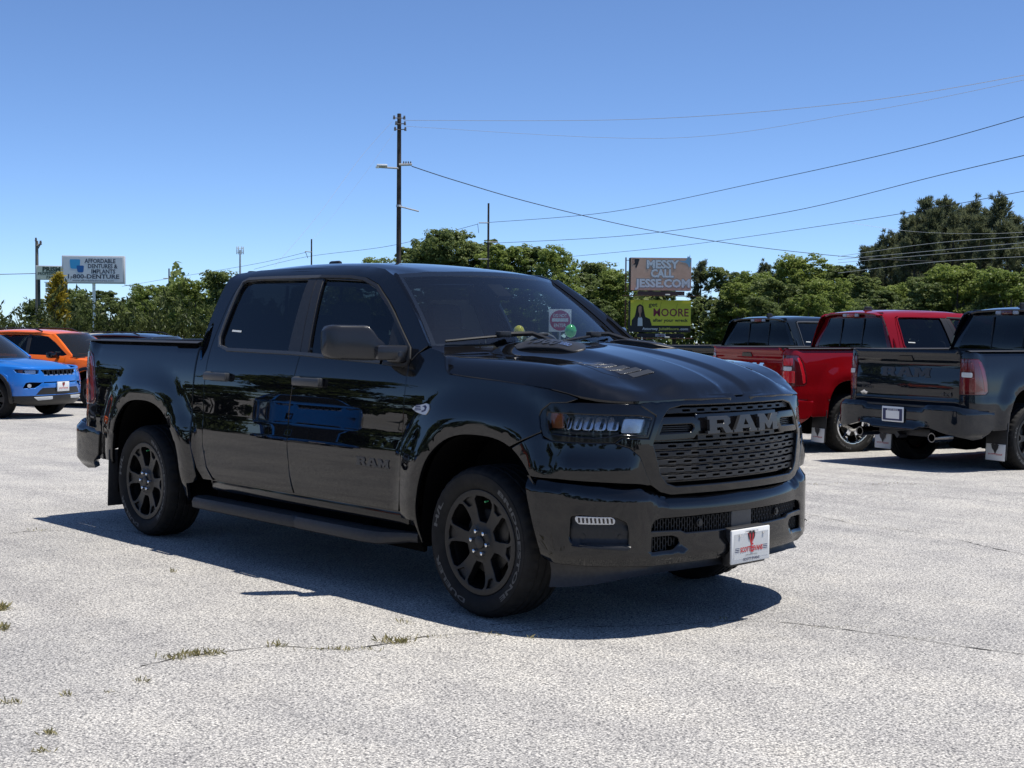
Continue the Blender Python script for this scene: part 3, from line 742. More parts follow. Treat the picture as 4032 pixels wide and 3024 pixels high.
    for z, ph, lim in rows:
        hw = min(GW(z)-.004, lim if lim < 1 else 9); bar = MB(); holes = []
        u = -.70+ph
        while u < .7:
            if u-.034 > -hw+.012 and u+.034 < hw-.012: holes.append(rounded([(u-.028, z-.0074), (u+.028, z-.0074), (u+.028, z+.0074), (u-.028, z+.0074)], .007, 2))
            u += .1
        o = [(-hw, z-.0165), (hw, z-.0165), (hw, z+.0165), (-hw, z+.0165)]
        # the bar narrows between slots
        top = []; bot = []; n = 140
        for i in range(n+1):
            uu = -hw+2*hw*i/n; w = .0112+.0016*sst(-.5, .5, math.cos(2*math.pi*(uu+.70-ph)/.1)); top.append((uu, z+w)); bot.append((uu, z-w))
        panel(bar, bot+top[::-1], WFo(-.022), holes, step=.06, bstep=.03, fold=.022, rnd=.002)
        bar.build('grille_bar', M_SATIN, root)
    for i in range(8):
        z = .769+.04*i+(.0 if i < 5 else .006); 
        if z > 1.0 and z < 1.11: continue
        hw = GW(z)-.004; bar = MB(); panel(bar, [(-hw, z-.003), (hw, z-.003), (hw, z+.003), (-hw, z+.003)], WFo(-.045), step=.2, bstep=.06, fold=.02, rnd=.001); bar.build('grille_blade', M_GLOSSBLK, root)
    for sg in (-1, 1):
        fo_ = [(-.607, 1.082), (-.585, 1.094), (-.37, 1.092), (-.334, 1.072), (-.334, 1.030), (-.372, .992), (-.60, .984), (-.628, .990)]
        fi = [(-.567, 1.064), (-.385, 1.066), (-.366, 1.055), (-.366, 1.036), (-.388, 1.014), (-.590, 1.010)]
        fo_ = [(sg*-u, z) for u, z in fo_]; fi = [(sg*-u, z) for u, z in fi]
        b = MB(); panel(b, fo_, WFo(-.004), [fi], step=.05, bstep=.02, fold=.04, rnd=.006); nf = b.build('grille_nostril', M_GLOSSBLK, root)
        for i in range(5):
            z = 1.017+.0105*i; l = MB(); uu = [(-.585+.004*i, z-.002), (-.372, z-.002), (-.372, z+.002), (-.583+.004*i, z+.002)]
            panel(l, [(sg*-u, zz) for u, zz in uu], WFo(-.028), step=.1, bstep=.05, fold=.018, rnd=.001); l.build('nostril_louvre', M_SATIN, nf)
    ram_letters(root, WFo(.004), -.300, 1.008, .084, .600, M_BADGE, thick=.016)
    b = MB(); panel(b, [(-.345, 1.004), (.345, 1.004), (.345, 1.105), (-.345, 1.105)], WFo(-.016), step=.1, fold=.03); b.build('badge_panel', M_GLOSSBLK, root)
    # headlights
    hb = [(-1.180, 1.1648), (-1.233, 1.126), (-1.246, 1.098), (-1.235, 1.045), (-1.215, .998), (-1.163, .975), (-.936, .974), (-.832, .976), (-.797, 1.000), (-.650, .997), (-.606, 1.106), (-.692, 1.1635), (-1.02, 1.168)]
    hb2 = [(-1.205, 1.121), (-1.213, 1.09), (-1.186, 1.008), (-.93, .992), (-.80, 1.010), (-.657, 1.005), (-.622, 1.098), (-.70, 1.112)]
    for sg in (-1, 1):
        mir = sg > 0
        b = MB(); panel(b, hb, WFo(-.006), [hb2], step=.05, bstep=.02, fold=.05, gap=.002, rnd=.006); hl = b.build('headlight', M_GLOSSBLK, root, mirror=mir)
        b = MB(); panel(b, inset(hb2, -.006), WFo(-.012), step=.05, fold=0); b.build('headlight_lens', M_LENS, hl, mirror=mir)
        b = MB(); panel(b, inset(hb2, -.012), WFo(-.075), step=.07, fold=0); b.build('headlight_housing', M_LAMPBLK, hl, mirror=mir)
        b = MB(); panel(b, [(-1.20, 1.115), (-1.207, 1.085), (-1.19, 1.04), (-1.125, 1.04), (-1.135, 1.11)], WFo(-.045), step=.05, fold=.02); b.build('indicator', M_AMBER, hl, mirror=mir)
        for u0, w_ in ((-1.085, .020), (-1.035, .034), (-.975, .040), (-.905, .044), (-.835, .040)):
            q = MB(); n_ = 7
            for i in range(n_):
                pass
            cur = lambda u, v: (lambda k: tuple(Vector(WFo(-.030-.022*k*k-.018*((u-u0)/w_)**2)(u, v))))((v-1.030)/.065)
            panel(q, rounded([(u0-w_*.9, 1.034), (u0+w_*.6, 1.034), (u0+w_*.95, 1.094), (u0-w_*.45, 1.098)], .012), cur, step=.012, bstep=.012, fold=.012, rnd=.002)
            q.build('lamp_reflector', M_REFL, hl, mirror=mir)
            q = MB(); panel(q, rounded([(u0-w_*.15, 1.038), (u0+w_*.25, 1.038), (u0+w_*.6, 1.090), (u0+w_*.30, 1.090)], .006), lambda u, v: tuple(Vector(cur(u, v))+snormal(cur, u, v)*.004), step=.03, bstep=.015, fold=.006, rnd=.001); q.build('lamp_element', M_LAMPBLK, hl, mirror=mir)
        b = MB(); panel(b, rounded([(-.77, 1.09), (-.64, 1.085), (-.667, 1.02), (-.79, 1.02)], .015), WFo(-.05), step=.03, fold=.02); b.build('side_reflector', M_REFL, hl, mirror=mir)
        b = MB(); panel(b, [(-1.19, 1.022), (-.81, 1.022), (-.80, 1.012), (-1.185, 1.010)], WFo(-.03), step=.06, fold=.03); b.build('lamp_shelf', M_SATIN, hl, mirror=mir)
    # cheek panels under the headlights
    arcf = arch_line(*FARCH, 38.5, 62, 10)
    ck = [(x-SMAX, z) for x, z in arcf]+[(-1.226, 1.010), (-1.213, .984), (-1.163, .971), (-.936, .970), (-.832, .968), (-.757, .946), (-.704, .905), (-.637, .762), (-.70, .772), (-.904, .782), (-1.135, .791), (-1.285, .795)]
    CH = lambda u, z: (lambda p, n: tuple(Vector(p)+n*(.018*sst(-1.16, -1.05, u)*sst(-.66, -.78, u)*math.exp(-((z-.83)/.075)**2))))(WF(u, z), snormal(WF, u, z))
    b = MB(); panel(b, ck, CH, step=.035, bstep=.02, gap=.002, rnd=.006); both(b, 'front_cheek', M_BLACK)
    # bumper
    half_top = [(-1.303, .782), (-1.135, .767), (-.903, .757), (-.690, .744), (-.620, .725), (-.575, .703), (-.530, .693), (-.3, .690)]
    bot = [(-.2, .364), (-.6, .362), (-.9, .362), (-1.15, .364), (-1.205, .375), (-1.235, .506), (-1.283, .68)]
    bo = half_top[::-1]+[(u, z) for u, z in bot[::-1]]; bo = [(0, .690)]+bo+[(0, .364)]; full = bo+[(-u, z) for u, z in bo[1:-1][::-1]]
    upper = [(-.643, .545), (-.625, .585), (-.59, .597), (0, .600), (0, .506), (-.43, .508), (-.462, .522), (-.643, .526)]
    upper = [(-.645, .528), (-.643, .560), (-.622, .588), (-.585, .598), (-.2, .601), (.2, .601), (.585, .598), (.622, .588), (.643, .560), (.645, .528), (.462, .522), (.43, .507), (.2, .505), (-.2, .505), (-.43, .507), (-.462, .522)]
    tow = rounded([(-.643, .508), (-.51, .508), (-.468, .492), (-.46, .460), (-.51, .430), (-.645, .426)], .015)
    fog = rounded([(-1.05, .612), (-1.0, .622), (-.83, .615), (-.765, .585), (-.755, .54), (-.756, .470), (-.77, .452), (-1.04, .470), (-1.055, .50)], .02)
    mirp = lambda L: [(-u, z) for u, z in L]
    b = MB(); panel(b, full, WB(0), [upper, tow, mirp(tow), fog, mirp(fog)], step=.035, bstep=.02, fold=.035, rnd=.006); bm_ = b.build('front_bumper', M_BLACK, root)
    b = MB(); panel(b, inset(upper, -.01), WB(-.07), step=.12, fold=0); panel(b, inset(tow, -.01), WB(-.085), step=.12, fold=0); panel(b, inset(mirp(tow), -.01), WB(-.085), step=.12, fold=0); b.build('intake_backing', M_UNDER, bm_)
    # honeycomb strands of the lower grille
    hex_ = MB(); px_, pz_ = .034, .0195
    def strand(mb, p, q, off=-.030, w=.0032):
        a, c = Vector(WB(off)(*p)), Vector(WB(off)(*q)); mb.tube([a, c], w, 5, False)
    def comb(mb, poly):
        n = 0
        for i in range(-24, 25):
            for j in range(14):
                z = .41+pz_*j; u = px_*(i+.5*(j % 2))
                A, B, C_, D = (u-px_*.22, z), (u+px_*.22, z), (u+px_*.5, z+pz_*.5+.0), (u+px_*.5, z-pz_*.5)
                for e in ((A, B), (B, (u+px_*.28, z+pz_)), (A, (u-px_*.28, z+pz_))):
                    if inside(e[0], poly) and inside(e[1], poly): strand(mb, *e)
    pu = [(-.08, .506), (-.08, .60)]
    up_l = [p for p in upper if p[0] < -.05]+[(-.085, .505), (-.085, .601)]
    ul = [(-.645, .528), (-.643, .560), (-.622, .588), (-.585, .598), (-.085, .601), (-.085, .505), (-.43, .507), (-.462, .522)]
    for L in (ul, mirp(ul)):
        h = MB(); comb(h, L); h.build('intake_mesh', M_SATIN, bm_)
    for L in (tow, mirp(tow)):
        h = MB(); comb(h, L); h.build('tow_hook_mesh', M_SATIN, bm_)
    b = MB(); panel(b, [(-.082, .508), (.082, .508), (.082, .599), (-.082, .599)], WB(-.02), step=.06, fold=.03); b.build('radar_cover', M_HANDLE, bm_)
    for u in (-.33, .33):
        b = MB(); p = Vector(WB(-.025)(u, .555)); nn = snormal(WB(0), u, .555); b.tube([p-nn*.01, p+nn*.014], .021, 14); b.tube([p+nn*.01, p+nn*.02], .012, 12); b.build('parking_sensor', M_SATIN, bm_)
    for sg in (-1, 1):
        mir = sg > 0; F_ = WB(-.022)
        ff = lambda u, z: (lambda p, n: tuple(Vector(p)-n*(.020-.045*sst(.55, .525, z)*0-.03*sst(.480, .455, z)+.012*sst(.545, .565, z))))(WB(0)(u, z), snormal(WB(0), u, z))
        b = MB(); panel(b, inset(fog, -.008), ff, step=.03, fold=0); fp = b.build('fog_panel', M_SATIN, bm_, mirror=mir)
        b = MB(); panel(b, rounded([(-1.022, .606), (-.842, .606), (-.828, .592), (-.832, .574), (-1.005, .572), (-1.022, .588)], .008), WB(-.016), step=.05, fold=.02); b.build('fog_light', M_REFL, bm_, mirror=mir)
        b = MB()
        for i in range(9):
            u = -1.01+.02*i; b.add([WB(-.012)(u, .601), WB(-.009)(u+.010, .601), WB(-.012)(u+.013, .577), WB(-.014)(u+.004, .576)], [(0, 3, 2, 1)])
        b.build('fog_light_facets', M_LAMPBLK, bm_, mirror=mir)
        for u in (-.985, -.80):
            b = MB(); p = Vector(WB(-.024)(u, .510)); nn = snormal(WB(0), u, .51); b.tube([p-nn*.004, p+nn*.008], .013, 12); b.build('parking_sensor', M_SATIN, bm_, mirror=mir)
    # valance
    vb = pchip([(.49, .232), (.69, .256), (1.0, .305), (1.3, .322), (1.70, .325)])
    VAL = lambda u, z: (lambda k: WBs(SMAX-abs(u), .40, -.035-.10*k) )(0)
    b = MB()
    def vfn(u, k):
        s = SMAX-abs(u); z0, z1 = .372, vb(s); z = z0+(z1-z0)*k; x, y, _ = WBs(s, .42, -.045-.02*math.sin(3.14*k)); return (x, y if u <= 0 else -y, z)
    b.grid(vfn, [-1.185+2.37*i/80 for i in range(81)], [0, .15, .4, .7, 1], normals=False); b.build('valance', M_DARKPL, root)
    b = MB(); b.box((.25, 0, .38), (.8, 1.15, .05)); b.box((-.1, 0, .52), (1.5, 1.15, .38)); b.box((-2.2, -.42, .46), (4.6, .10, .16)); b.box((-2.2, .42, .46), (4.6, .10, .16)); b.box((-1.8, 0, .58), (2.3, 1.72, .14)); b.box((-3.672, 0, .36), (.14, 1.5, .14), bev=.05); b.box((-3.672, 0, .36), (.36, .36, .32), bev=.1); b.box((-2.75, .1, .42), (.9, .55, .2)); b.box((-3.9, 0, .80), (1.65, 1.20, .30))
    b.build('chassis', M_UNDER, root)
    # dealer plate on its bracket
    b = MB(); b.box((1.0, 0, .412), (.06, .30, .20), bev=.012); b.build('plate_bracket', M_DARKPL, root)
    b = MB(); b.box((1.038, 0, .416), (.014, .328, .178), bev=.006); lp = b.build('licence_plate', M_WHITE, root)
    pl = lambda u, v, d: (1.0455+d, u, .416+v)
    b = MB(); b.add([pl(-.146, -.066, .0006), pl(.146, -.066, .0006), pl(.146, .066, .0006), pl(-.146, .066, .0006)], [(0, 1, 2, 3)]); b.build('plate_face', M_OFFWHITE, lp, smooth=False)
    dealer_print(lp, pl, .30, .165)
    for y in (-.10, .10):
        b = MB(); b.tube([pl(y, .058, 0), pl(y, .058, .006)], .007, 8); b.build('plate_screw', M_CHROME, lp)
    # -- mirrors
    b = MB()
    prof = []
    for i in range(13):
        t = i/12; y = -1.005-.255*t; x = -.825-.165*t**.8; hz = .096*(1-.05*t)*(1 if t < .85 else 1-.35*((t-.85)/.15)**2); dx = .10*(1-.25*t)*(1 if t < .85 else 1-.5*((t-.85)/.15)**2); zc = 1.452+.006*t
        if t < .25: hz *= .45+.55*sst(0, .25, t)**.8; zc -= .04*(1-sst(0, .25, t))
        prof.append((x, y, zc, hz, dx))
    V = []; F = []; n = 20
    for (x, y, zc, hz, dx) in prof:
        for k in range(n):
            a = 2*math.pi*k/n; ca, sa = math.cos(a), math.sin(a); e = .42
            qx = dx*math.copysign(abs(ca)**e, ca); qz = hz*math.copysign(abs(sa)**e, sa)
            if qz > hz*.55 and ca > 0: qx *= .86
            V.append((x+qx*.8-.02, y, zc+qz-.012*(qz < -.02)))
    for i in range(12):
        for k in range(n): F.append((i*n+k, (i+1)*n+k, (i+1)*n+(k+1) % n, i*n+(k+1) % n))
    F.append(tuple(range(n))); F.append(tuple(reversed(range(12*n, 13*n)))); b.add(V, F)
    mr = both(b, 'wing_mirror', M_MIRROR, fd)
    b = MB(); b.box((-.765, -.965, 1.393), (.115, .20, .085), rz=-.38, bev=.022); b.box((-.755, -.925, 1.372), (.13, .09, .07), bev=.02); both(b, 'mirror_arm', M_MIRROR, fd)
    # -- side steps
    b = MB()
    sec = [(-.93, .375), (-1.00, .378), (-1.035, .368), (-1.05, .34), (-1.045, .302), (-1.02, .290), (-.93, .295)]
    xs = [-2.90, -2.86, -2.60, -1.68, -1.655, -1.64, -1.615, -.95, -.80, -.62, -.56]
    V = []; F = []
    for x in xs:
        t = sst(-.86, -.56, x); u_ = sst(-2.86, -2.90, x); d = .012 if -1.66 < x < -1.63 else 0
        for y, z in sec: V.append((x, -.90+(y+.90)*(1-.75*t-.25*u_)*(1)+(d if y < -1 else 0), .335+(z-.335)*(1-.35*t-.2*u_)+.02*t))
    n = len(sec)
    for i in range(len(xs)-1):
        for k in range(n): F.append((i*n+k, i*n+(k+1) % n, (i+1)*n+(k+1) % n, (i+1)*n+k))
    F.append(tuple(reversed(range(n)))); F.append(tuple(range((len(xs)-1)*n, len(xs)*n))); b.add(V, F)
    sb = both(b, 'side_step', M_DARKPL)
    for x in (-2.45, -1.75, -1.05):
        b = MB(); b.tube([(x, -.72, .44), (x, -.86, .40), (x, -.95, .35)], .022, 8); both(b, 'step_bracket', M_UNDER, sb)
    # -- load bed
    arcr = arch_line(*RARCH, -14, 168, 40)
    o = [(-4.45, .745), (-4.62, .752), (-4.70, .755), (-4.842, .76), (-4.842, .915), (-4.775, .925), (-4.50, .925), (-4.455, .955), (-4.46, 1.05), (-4.50, 1.22), (-4.55, 1.31), (-4.60, 1.335), (-4.842, 1.338), (-4.842, 1.415), (-4.68, 1.418), (-4.3, 1.420), (-3.5, 1.415), (-2.995, 1.408), (-2.992, .95), (-2.985, .72), (-2.945, .60), (-2.93, .50), (-2.97, .455), (-3.05, .44)] + arcr[1:] + [(-4.145, .60), (-4.15, .520), (-4.36, .512), (-4.40, .56)]
    BD = lambda u, v: (lambda p: (p[0], p[1]+.006*sst(.738, .728, v)*(1 if (u < -3.9 or u > -3.2) else 0), p[2]))(BS(u, v))
    b = MB(); panel(b, o, BD, step=.045, bstep=.022, gap=.002, rnd=.006); both(b, 'bed_side', M_BLACK)
    b = MB()
    b.grid(lambda x, k: (x, -(.93-.085*k), 1.417+.012*math.sin(math.pi*k)), [-4.72+.173*i for i in range(11)], [0, .25, .5, .75, 1], normals=False)
    b.grid(lambda x, k: (x, -.845, 1.417-.42*k), [-4.70, -3.0], [0, 1], normals=False); both(b, 'bed_rail', M_DARKPL)
    b = MB(); b.box((-3.85, 0, 1.0), (1.74, 1.68, .02)); b.box((-3.005, 0, 1.13), (.03, 1.76, .56)); b.build('bed_floor', M_DARKPL, root)
    # tail lights wrap the corner
    tl = [(-4.842, .930), (-4.775, .932), (-4.505, .932), (-4.465, .958), (-4.468, 1.05), (-4.506, 1.215), (-4.553, 1.30), (-4.60, 1.327), (-4.842, 1.330)]
    BSo = lambda d: (lambda u, v: tuple(Vector(BS(u, v))+snormal(BS, u, v)*d))
    b = MB(); panel(b, tl, BSo(.003), step=.045, bstep=.02, fold=.03, gap=.002, rnd=.006); t2 = both(b, 'tail_light', M_REDDK)
    b = MB(); panel(b, rounded([(-4.825, .975), (-4.65, .965), (-4.65, 1.115), (-4.825, 1.12)], .01), BSo(.006), step=.04, fold=.004); both(b, 'brake_lens', M_RED, t2); b = MB(); panel(b, rounded([(-4.825, 1.20), (-4.68, 1.20), (-4.68, 1.285), (-4.825, 1.285)], .01), BSo(.006), step=.04, fold=.004); both(b, 'brake_lens', M_RED, t2); b = MB()
    panel(b, rounded([(-4.52, .955), (-4.485, .97), (-4.49, 1.06), (-4.53, 1.21), (-4.575, 1.295), (-4.61, 1.29), (-4.57, 1.20), (-4.535, 1.06)], .01), BSo(.006), step=.04, fold=.004); both(b, 'tail_light_lens', M_RED, t2)
    b = MB(); panel(b, rounded([(-4.815, 1.130), (-4.695, 1.128), (-4.695, 1.175), (-4.815, 1.178)], .012), BSo(.008), step=.04, fold=.005); both(b, 'reversing_lamp', M_OFFWHITE, t2)
    # tailgate
    tg = rounded([(-.795, .770), (.795, .770), (.790, 1.43), (-.790, 1.43)], .012)
    hole = rounded([(-.11, 1.305), (.11, 1.305), (.10, 1.345), (-.10, 1.345)], .008)
    b = MB(); panel(b, tg, TG, step=.04, bstep=.025, sg=-1, gap=.003, rnd=.006); tgo = b.build('tailgate', M_BLACK, root)
    b = MB(); plate_extrude(b, rounded([(-.12, 1.30), (.12, 1.30), (.10, 1.352), (-.10, 1.352)], .01), TG, .010, -1); b.build('tailgate_handle', M_GLOSSBLK, tgo)
    ram_letters(tgo, TG, .375, 1.105, .11, .75, M_BADGE, sg=-1, thick=.008, du=-1)
    b = MB(); pl = lambda u, v, d: (TGP(.90+v)-d, -u, .90+v)
    text(b, '4x4', pl, .045, .16, .03, 'C', .62, .0, .004); b.build('drive_badge', M_BADGE, tgo, smooth=False)
    b = MB(); text(b, 'BIG HORN', pl, .034, .17, .02, 'C', -.60, .045, .004); b.build('trim_badge', M_BADGE, tgo, smooth=False)
    b = MB(); plate_extrude(b, rounded([(.66, .862), (.62, .868), (.60, .900), (.63, .905), (.66, .925), (.69, .905), (.72, .900), (.70, .868)], .008), TG, .004, -1); b.build('horn_badge', M_CHROME, tgo)
    b = MB(); b.box((-2.965, 0, 1.884), (.03, .16, .05), bev=.008); ch = b.build('high_brake_light', M_RED, root)
    for y in (-.13, .13):
        q = MB(); q.box((-2.965, y, 1.884), (.028, .085, .048), bev=.012); q.build('cargo_lamp', M_OFFWHITE, ch)
    # rear wall of the cab with its window
    RW = lambda y, z: (-2.972+.02*(y/.8)**2+.06*sst(1.40, 1.90, z), y*(1-.27*sst(1.35, 1.92, z)), z)
    cb = [(-.93, .55), (.93, .55), (.93, 1.40), (.89, 1.85), (.80, 1.915), (-.80, 1.915), (-.89, 1.85), (-.93, 1.40)]
    win = rounded([(-.78, 1.415), (.78, 1.415), (.78, 1.85), (-.78, 1.85)], .04)
    b = MB(); panel(b, cb, RW, [win], step=.06, bstep=.03, sg=-1, fold=.02, rnd=.01); b.build('cab_back', M_BLACK, root)
    b = MB(); panel(b, inset(win, -.005), lambda y, z: (RW(y, z)[0]+.006, RW(y, z)[1], z), step=.1, sg=-1, fold=0); rwg = b.build('rear_window', M_PRIV, root)
    for y in (-.27, .27):
        b = MB(); b.box((RW(y, 1.63)[0]+.004, y*.88, 1.635), (.016, .018, .40), ry=.118); b.build('slider_rail', M_SATIN, rwg)
    # rear bumper, step corners and plate well
    RB = [(-4.36, -.995), (-4.55, -1.0), (-4.72, -.99), (-4.83, -.955), (-4.905, -.87), (-4.935, -.72), (-4.945, -.45), (-4.945, 0)]
    RBS = [0]
    for i in range(1, len(RB)): RBS.append(RBS[-1]+math.dist(RB[i], RB[i-1]))
    _bx = pchip(list(zip(RBS, [p[0] for p in RB]))); _by = pchip(list(zip(RBS, [p[1] for p in RB]))); RBM = RBS[-1]
    ZTR = pchip([(0, .745), (.45, .775), (.62, .80), (.95, .80), (1.05, .775), (RBM, .770)])
    def RBF(u, z):                                   # u: 0 at the middle, negative to the right side of the pickup
        s = RBM-abs(u); h = 2e-3; s2 = min(max(s, h), RBM-h)
        x, y = _bx(s), _by(s); tx, ty = _bx(s2+h)-_bx(s2-h), _by(s2+h)-_by(s2-h); l = math.hypot(tx, ty); nx, ny = -ty/l, tx/l
        e = ZTR(s)-z; d = 0
        if e < .05: d -= .035*(1-max(e, 0)/.05)**2
        a = abs(u)
        d -= .03*sst(.60, .30, a)*sst(.50, .60, z)
        d -= .05*sst(.50, .42, z)
        return (x+nx*d, (y+ny*d)*(1 if u <= 0 else -1), z)
    ub = RBM
    ro = [(-ub, .74), (-ub+.02, .55), (-ub+.16, .43), (-ub+.30, .42), (-.85, .465), (-.55, .545), (-.40, .545), (-.30, .500), (.30, .500), (.40, .545), (.55, .545), (.85, .465), (ub-.30, .42), (ub-.16, .43), (ub-.02, .55), (ub, .74)]
    topR = [(u, ZTR(RBM-abs(u))) for u in [ub-.05-(2*ub-.10)*i/40 for i in range(41)]]
    b = MB(); panel(b, ro+topR, RBF, step=.04, bstep=.025, sg=-1, fold=.04, rnd=.006); rb_ = b.build('rear_bumper', M_BLACK, root)
    b = MB(); b.box((-4.80, 0, .775), (.20, 1.55, .02)); b.build('bumper_step_pad', M_DARKPL, rb_)
    b = MB(); b.box((-4.935, 0, .665), (.012, .335, .18), bev=.005); rp = b.build('rear_licence_plate', M_WHITE, root)
    plr = lambda u, v, d: (-4.942-d, -u, .665+v)
    b = MB()
    for (a0, b0, a1, b1) in ((-.150, -.075, -.105, .065), (.105, -.075, .150, .065), (-.105, .040, .105, .065), (-.105, -.075, .105, -.055)):
        b.add([plr(a0, b0, .001), plr(a1, b0, .001), plr(a1, b1, .001), plr(a0, b1, .001)], [(0, 1, 2, 3)])
    b.build('plate_frame_print', M_INKBLUE, rp, smooth=False)
    b = MB(); text(b, 'SCOTT EVANS', plr, .017, .17, .02, 'C', 0, .044, .002); b.build('plate_text', M_WHITE, rp, smooth=False)
    for y in (-.56, .56):
        b = MB(); V = []; b.lathe([(.045, 0), (.055, 0), (.056, -.004), (.056, .30), (.045, .30)], 20, axis='X', c=(-4.90, y, .425)); b.lathe([(.046, .005), (.046, .20), (0, .20)], 20, axis='X', c=(-4.90, y, .425)); b.build('exhaust_tip', M_CHROME if False else mat('exhaust_black_chrome', (.18, .18, .19), .15, 1.0), root)
    b = MB(); b.tube([(-4.86, 0, .42), (-4.70, 0, .42)], .04, 4); b.box((-4.70, 0, .46), (.1, .8, .1), bev=.02); b.build('tow_hitch', M_DARKPL, root)
    # mud flaps
    for (x, z0, z1) in ((-4.165, .60, .17),):
        b = MB(); V = []
        b.box((x+.0, -.865, (z0+z1)/2), (.012, .30, z0-z1), ry=.06 if x < -3 else .1, bev=.005); mf = both(b, 'mud_flap', M_DARKPL)
    # wheels
    for x in (0, -3.672):
        make_wheel(root, 'wheel', (x, -.945, .402), False, None, .12 if x == 0 else .03)
        make_wheel(root, 'wheel', (x, .945, .402), True, None, .7)
    # -- cabin
    b = MB(); b.grid(lambda u, k: (-.42-.10*abs(u)**2-.42*k, u*.80, 1.40+.015*math.sin(3.1*k)-.10*k*k), [-1+i/12 for i in range(25)], [0, .3, .6, .85, 1], normals=False); b.box((-.86, 0, 1.13), (.16, 1.6, .40), bev=.05); b.box((-.86, 0, 1.33), (.03, .30, .20), bev=.01); db = b.build('dashboard', M_DASH, root)
    b = MB(); c_ = Vector((-1.00, .40, 1.325)); 
    ring = [c_+Vector((math.cos(a)*.19*.42, math.sin(a)*.19, math.cos(a)*.19*.90)) for a in [2*math.pi*i/28 for i in range(29)]]
    b.tube(ring, .016, 8, False); b.tube([c_+Vector((-.0, -.17, 0)), c_+Vector((.05, 0, -.03)), c_+Vector((0, .17, 0))], .018, 6); b.tube([c_, c_+Vector((.22, 0, -.10))], .03, 8); b.build('steering_wheel', mat('steering_grey', (.10, .10, .105), .5), root)
    for y in (-.40, .40):
        b = MB(); b.box((-1.55, y, .90), (.52, .52, .16), bev=.06); b.box((-1.83, y, 1.22), (.17, .50, .62), ry=-.18, bev=.07); st = b.build('front_seat', M_SEAT, root)
        b = MB(); b.box((-1.915, y, 1.60), (.11, .29, .20), ry=-.15, bev=.05); b.tube([(-1.89, y-.06, 1.42), (-1.90, y-.06, 1.55)], .008, 6); b.tube([(-1.89, y+.06, 1.42), (-1.90, y+.06, 1.55)], .008, 6); b.build('headrest', M_SEAT, st)
    b = MB(); b.box((-2.55, 0, .92), (.50, 1.45, .16), bev=.06); b.box((-2.80, 0, 1.20), (.16, 1.45, .55), ry=-.15, bev=.06); rs = b.build('rear_seat', M_SEAT, root)
    for y in (-.48, 0, .48):
        b = MB(); b.box((-2.84, y, 1.54), (.09, .26, .17), bev=.04); b.build('headrest', M_SEAT, rs)
    b = MB(); b.grid(lambda x, y: (x, y, ZROOF(x)-.055-.03*(y/.6)**2), [-2.93+.1*i for i in range(19)], [-.58+.116*i for i in range(11)], normals=False); b.build('headliner', mat('headliner_grey', (.10, .10, .10), .9), root)
    b = MB(); b.box((-1.80, 0, .70), (2.2, 1.70, .05)); b.grid(lambda x, z: (x, -.905, z), [-2.93, -.7], [.62, 1.30], normals=False); b.grid(lambda x, z: (x, .905, z), [-2.93, -.7], [.62, 1.30], normals=False); b.box((-.62, 0, .95), (.05, 1.75, .85)); b.build('cabin_lining', M_UNDER, root)
    b = MB()
    for y in (-.66, .66): b.tube([(-1.86, y*1.26, 1.38), (-1.93, y*1.0, 1.84)], .04, 6)
    b.build('door_pillar_lining', M_DARKPL, root)
    fnL = lambda u, v: (lambda p: (p[0], -p[1]-.020, p[2]))(S(u, v))
    b = MB(); panel(b, [(-2.50, 1.48), (-1.99, 1.47), (-1.99, 1.74), (-2.50, 1.74)], fnL, step=.2, fold=0); b.build('window_sticker', M_PAPER, rd[1], smooth=False)
    b = MB(); panel(b, [(-2.655, 1.505), (-2.535, 1.500), (-2.535, 1.512), (-2.655, 1.517)], SG(.012), step=.1, fold=0); b.build('glass_label', M_PAPER, rd[0], smooth=False)
    # cavity behind the front end
    b = MB(); b.box((.42, 0, .80), (.70, 1.50, .62)); b.build('engine_bay', M_UNDER, root)
    return root
def resample_open(p, step):
    out = []
    for i in range(len(p)-1):
        k = max(1, int(math.dist(p[i], p[i+1])/step))
        for j in range(k): out.append((p[i][0]+(p[i+1][0]-p[i][0])*j/k, p[i][1]+(p[i+1][1]-p[i][1])*j/k))
    return out+[tuple(p[-1])]
# ------------------------------------------------------------------ compact SUV (origin under the front axle, +X ahead)
CW = pchip([(.24, -.075), (.30, -.03), (.42, .0), (.62, .004), (.80, -.004), (.92, -.014), (1.0, -.040), (1.06, -.072), (1.10, -.095), (1.20, -.135), (1.35, -.205), (1.48, -.275), (1.54, -.32), (1.58, -.39)])
def cflare(x, z):
    b = 0
    for xc in (0, -2.636):
        m_ = arch_m(x, z, xc, .43, .43, .455, 2.4, 2.4, .345)
        b = max(b, .032*(1-sst(1.06, 1.45, m_)))
    return b
def CS(x, z): return (x, -(.885+CW(z)+cflare(x, z)), z)
CPC = [(.20, -.885), (.34, -.872), (.46, -.842), (.56, -.79), (.64, -.71), (.71, -.58), (.765, -.40), (.795, -.20), (.805, 0)]
CSL = [.20]
for i in range(1, len(CPC)): CSL.append(CSL[-1]+math.dist(CPC[i], CPC[i-1]))
CSM = CSL[-1]; _cx = pchip(list(zip(CSL, [p[0] for p in CPC]))); _cy = pchip(list(zip(CSL, [p[1] for p in CPC])))
CDF = pchip([(.20, -.10), (.28, .0), (.36, .045), (.44, .05), (.60, .055), (.72, .045), (.80, .03), (.90, .01), (.97, -.03), (1.02, -.08)])
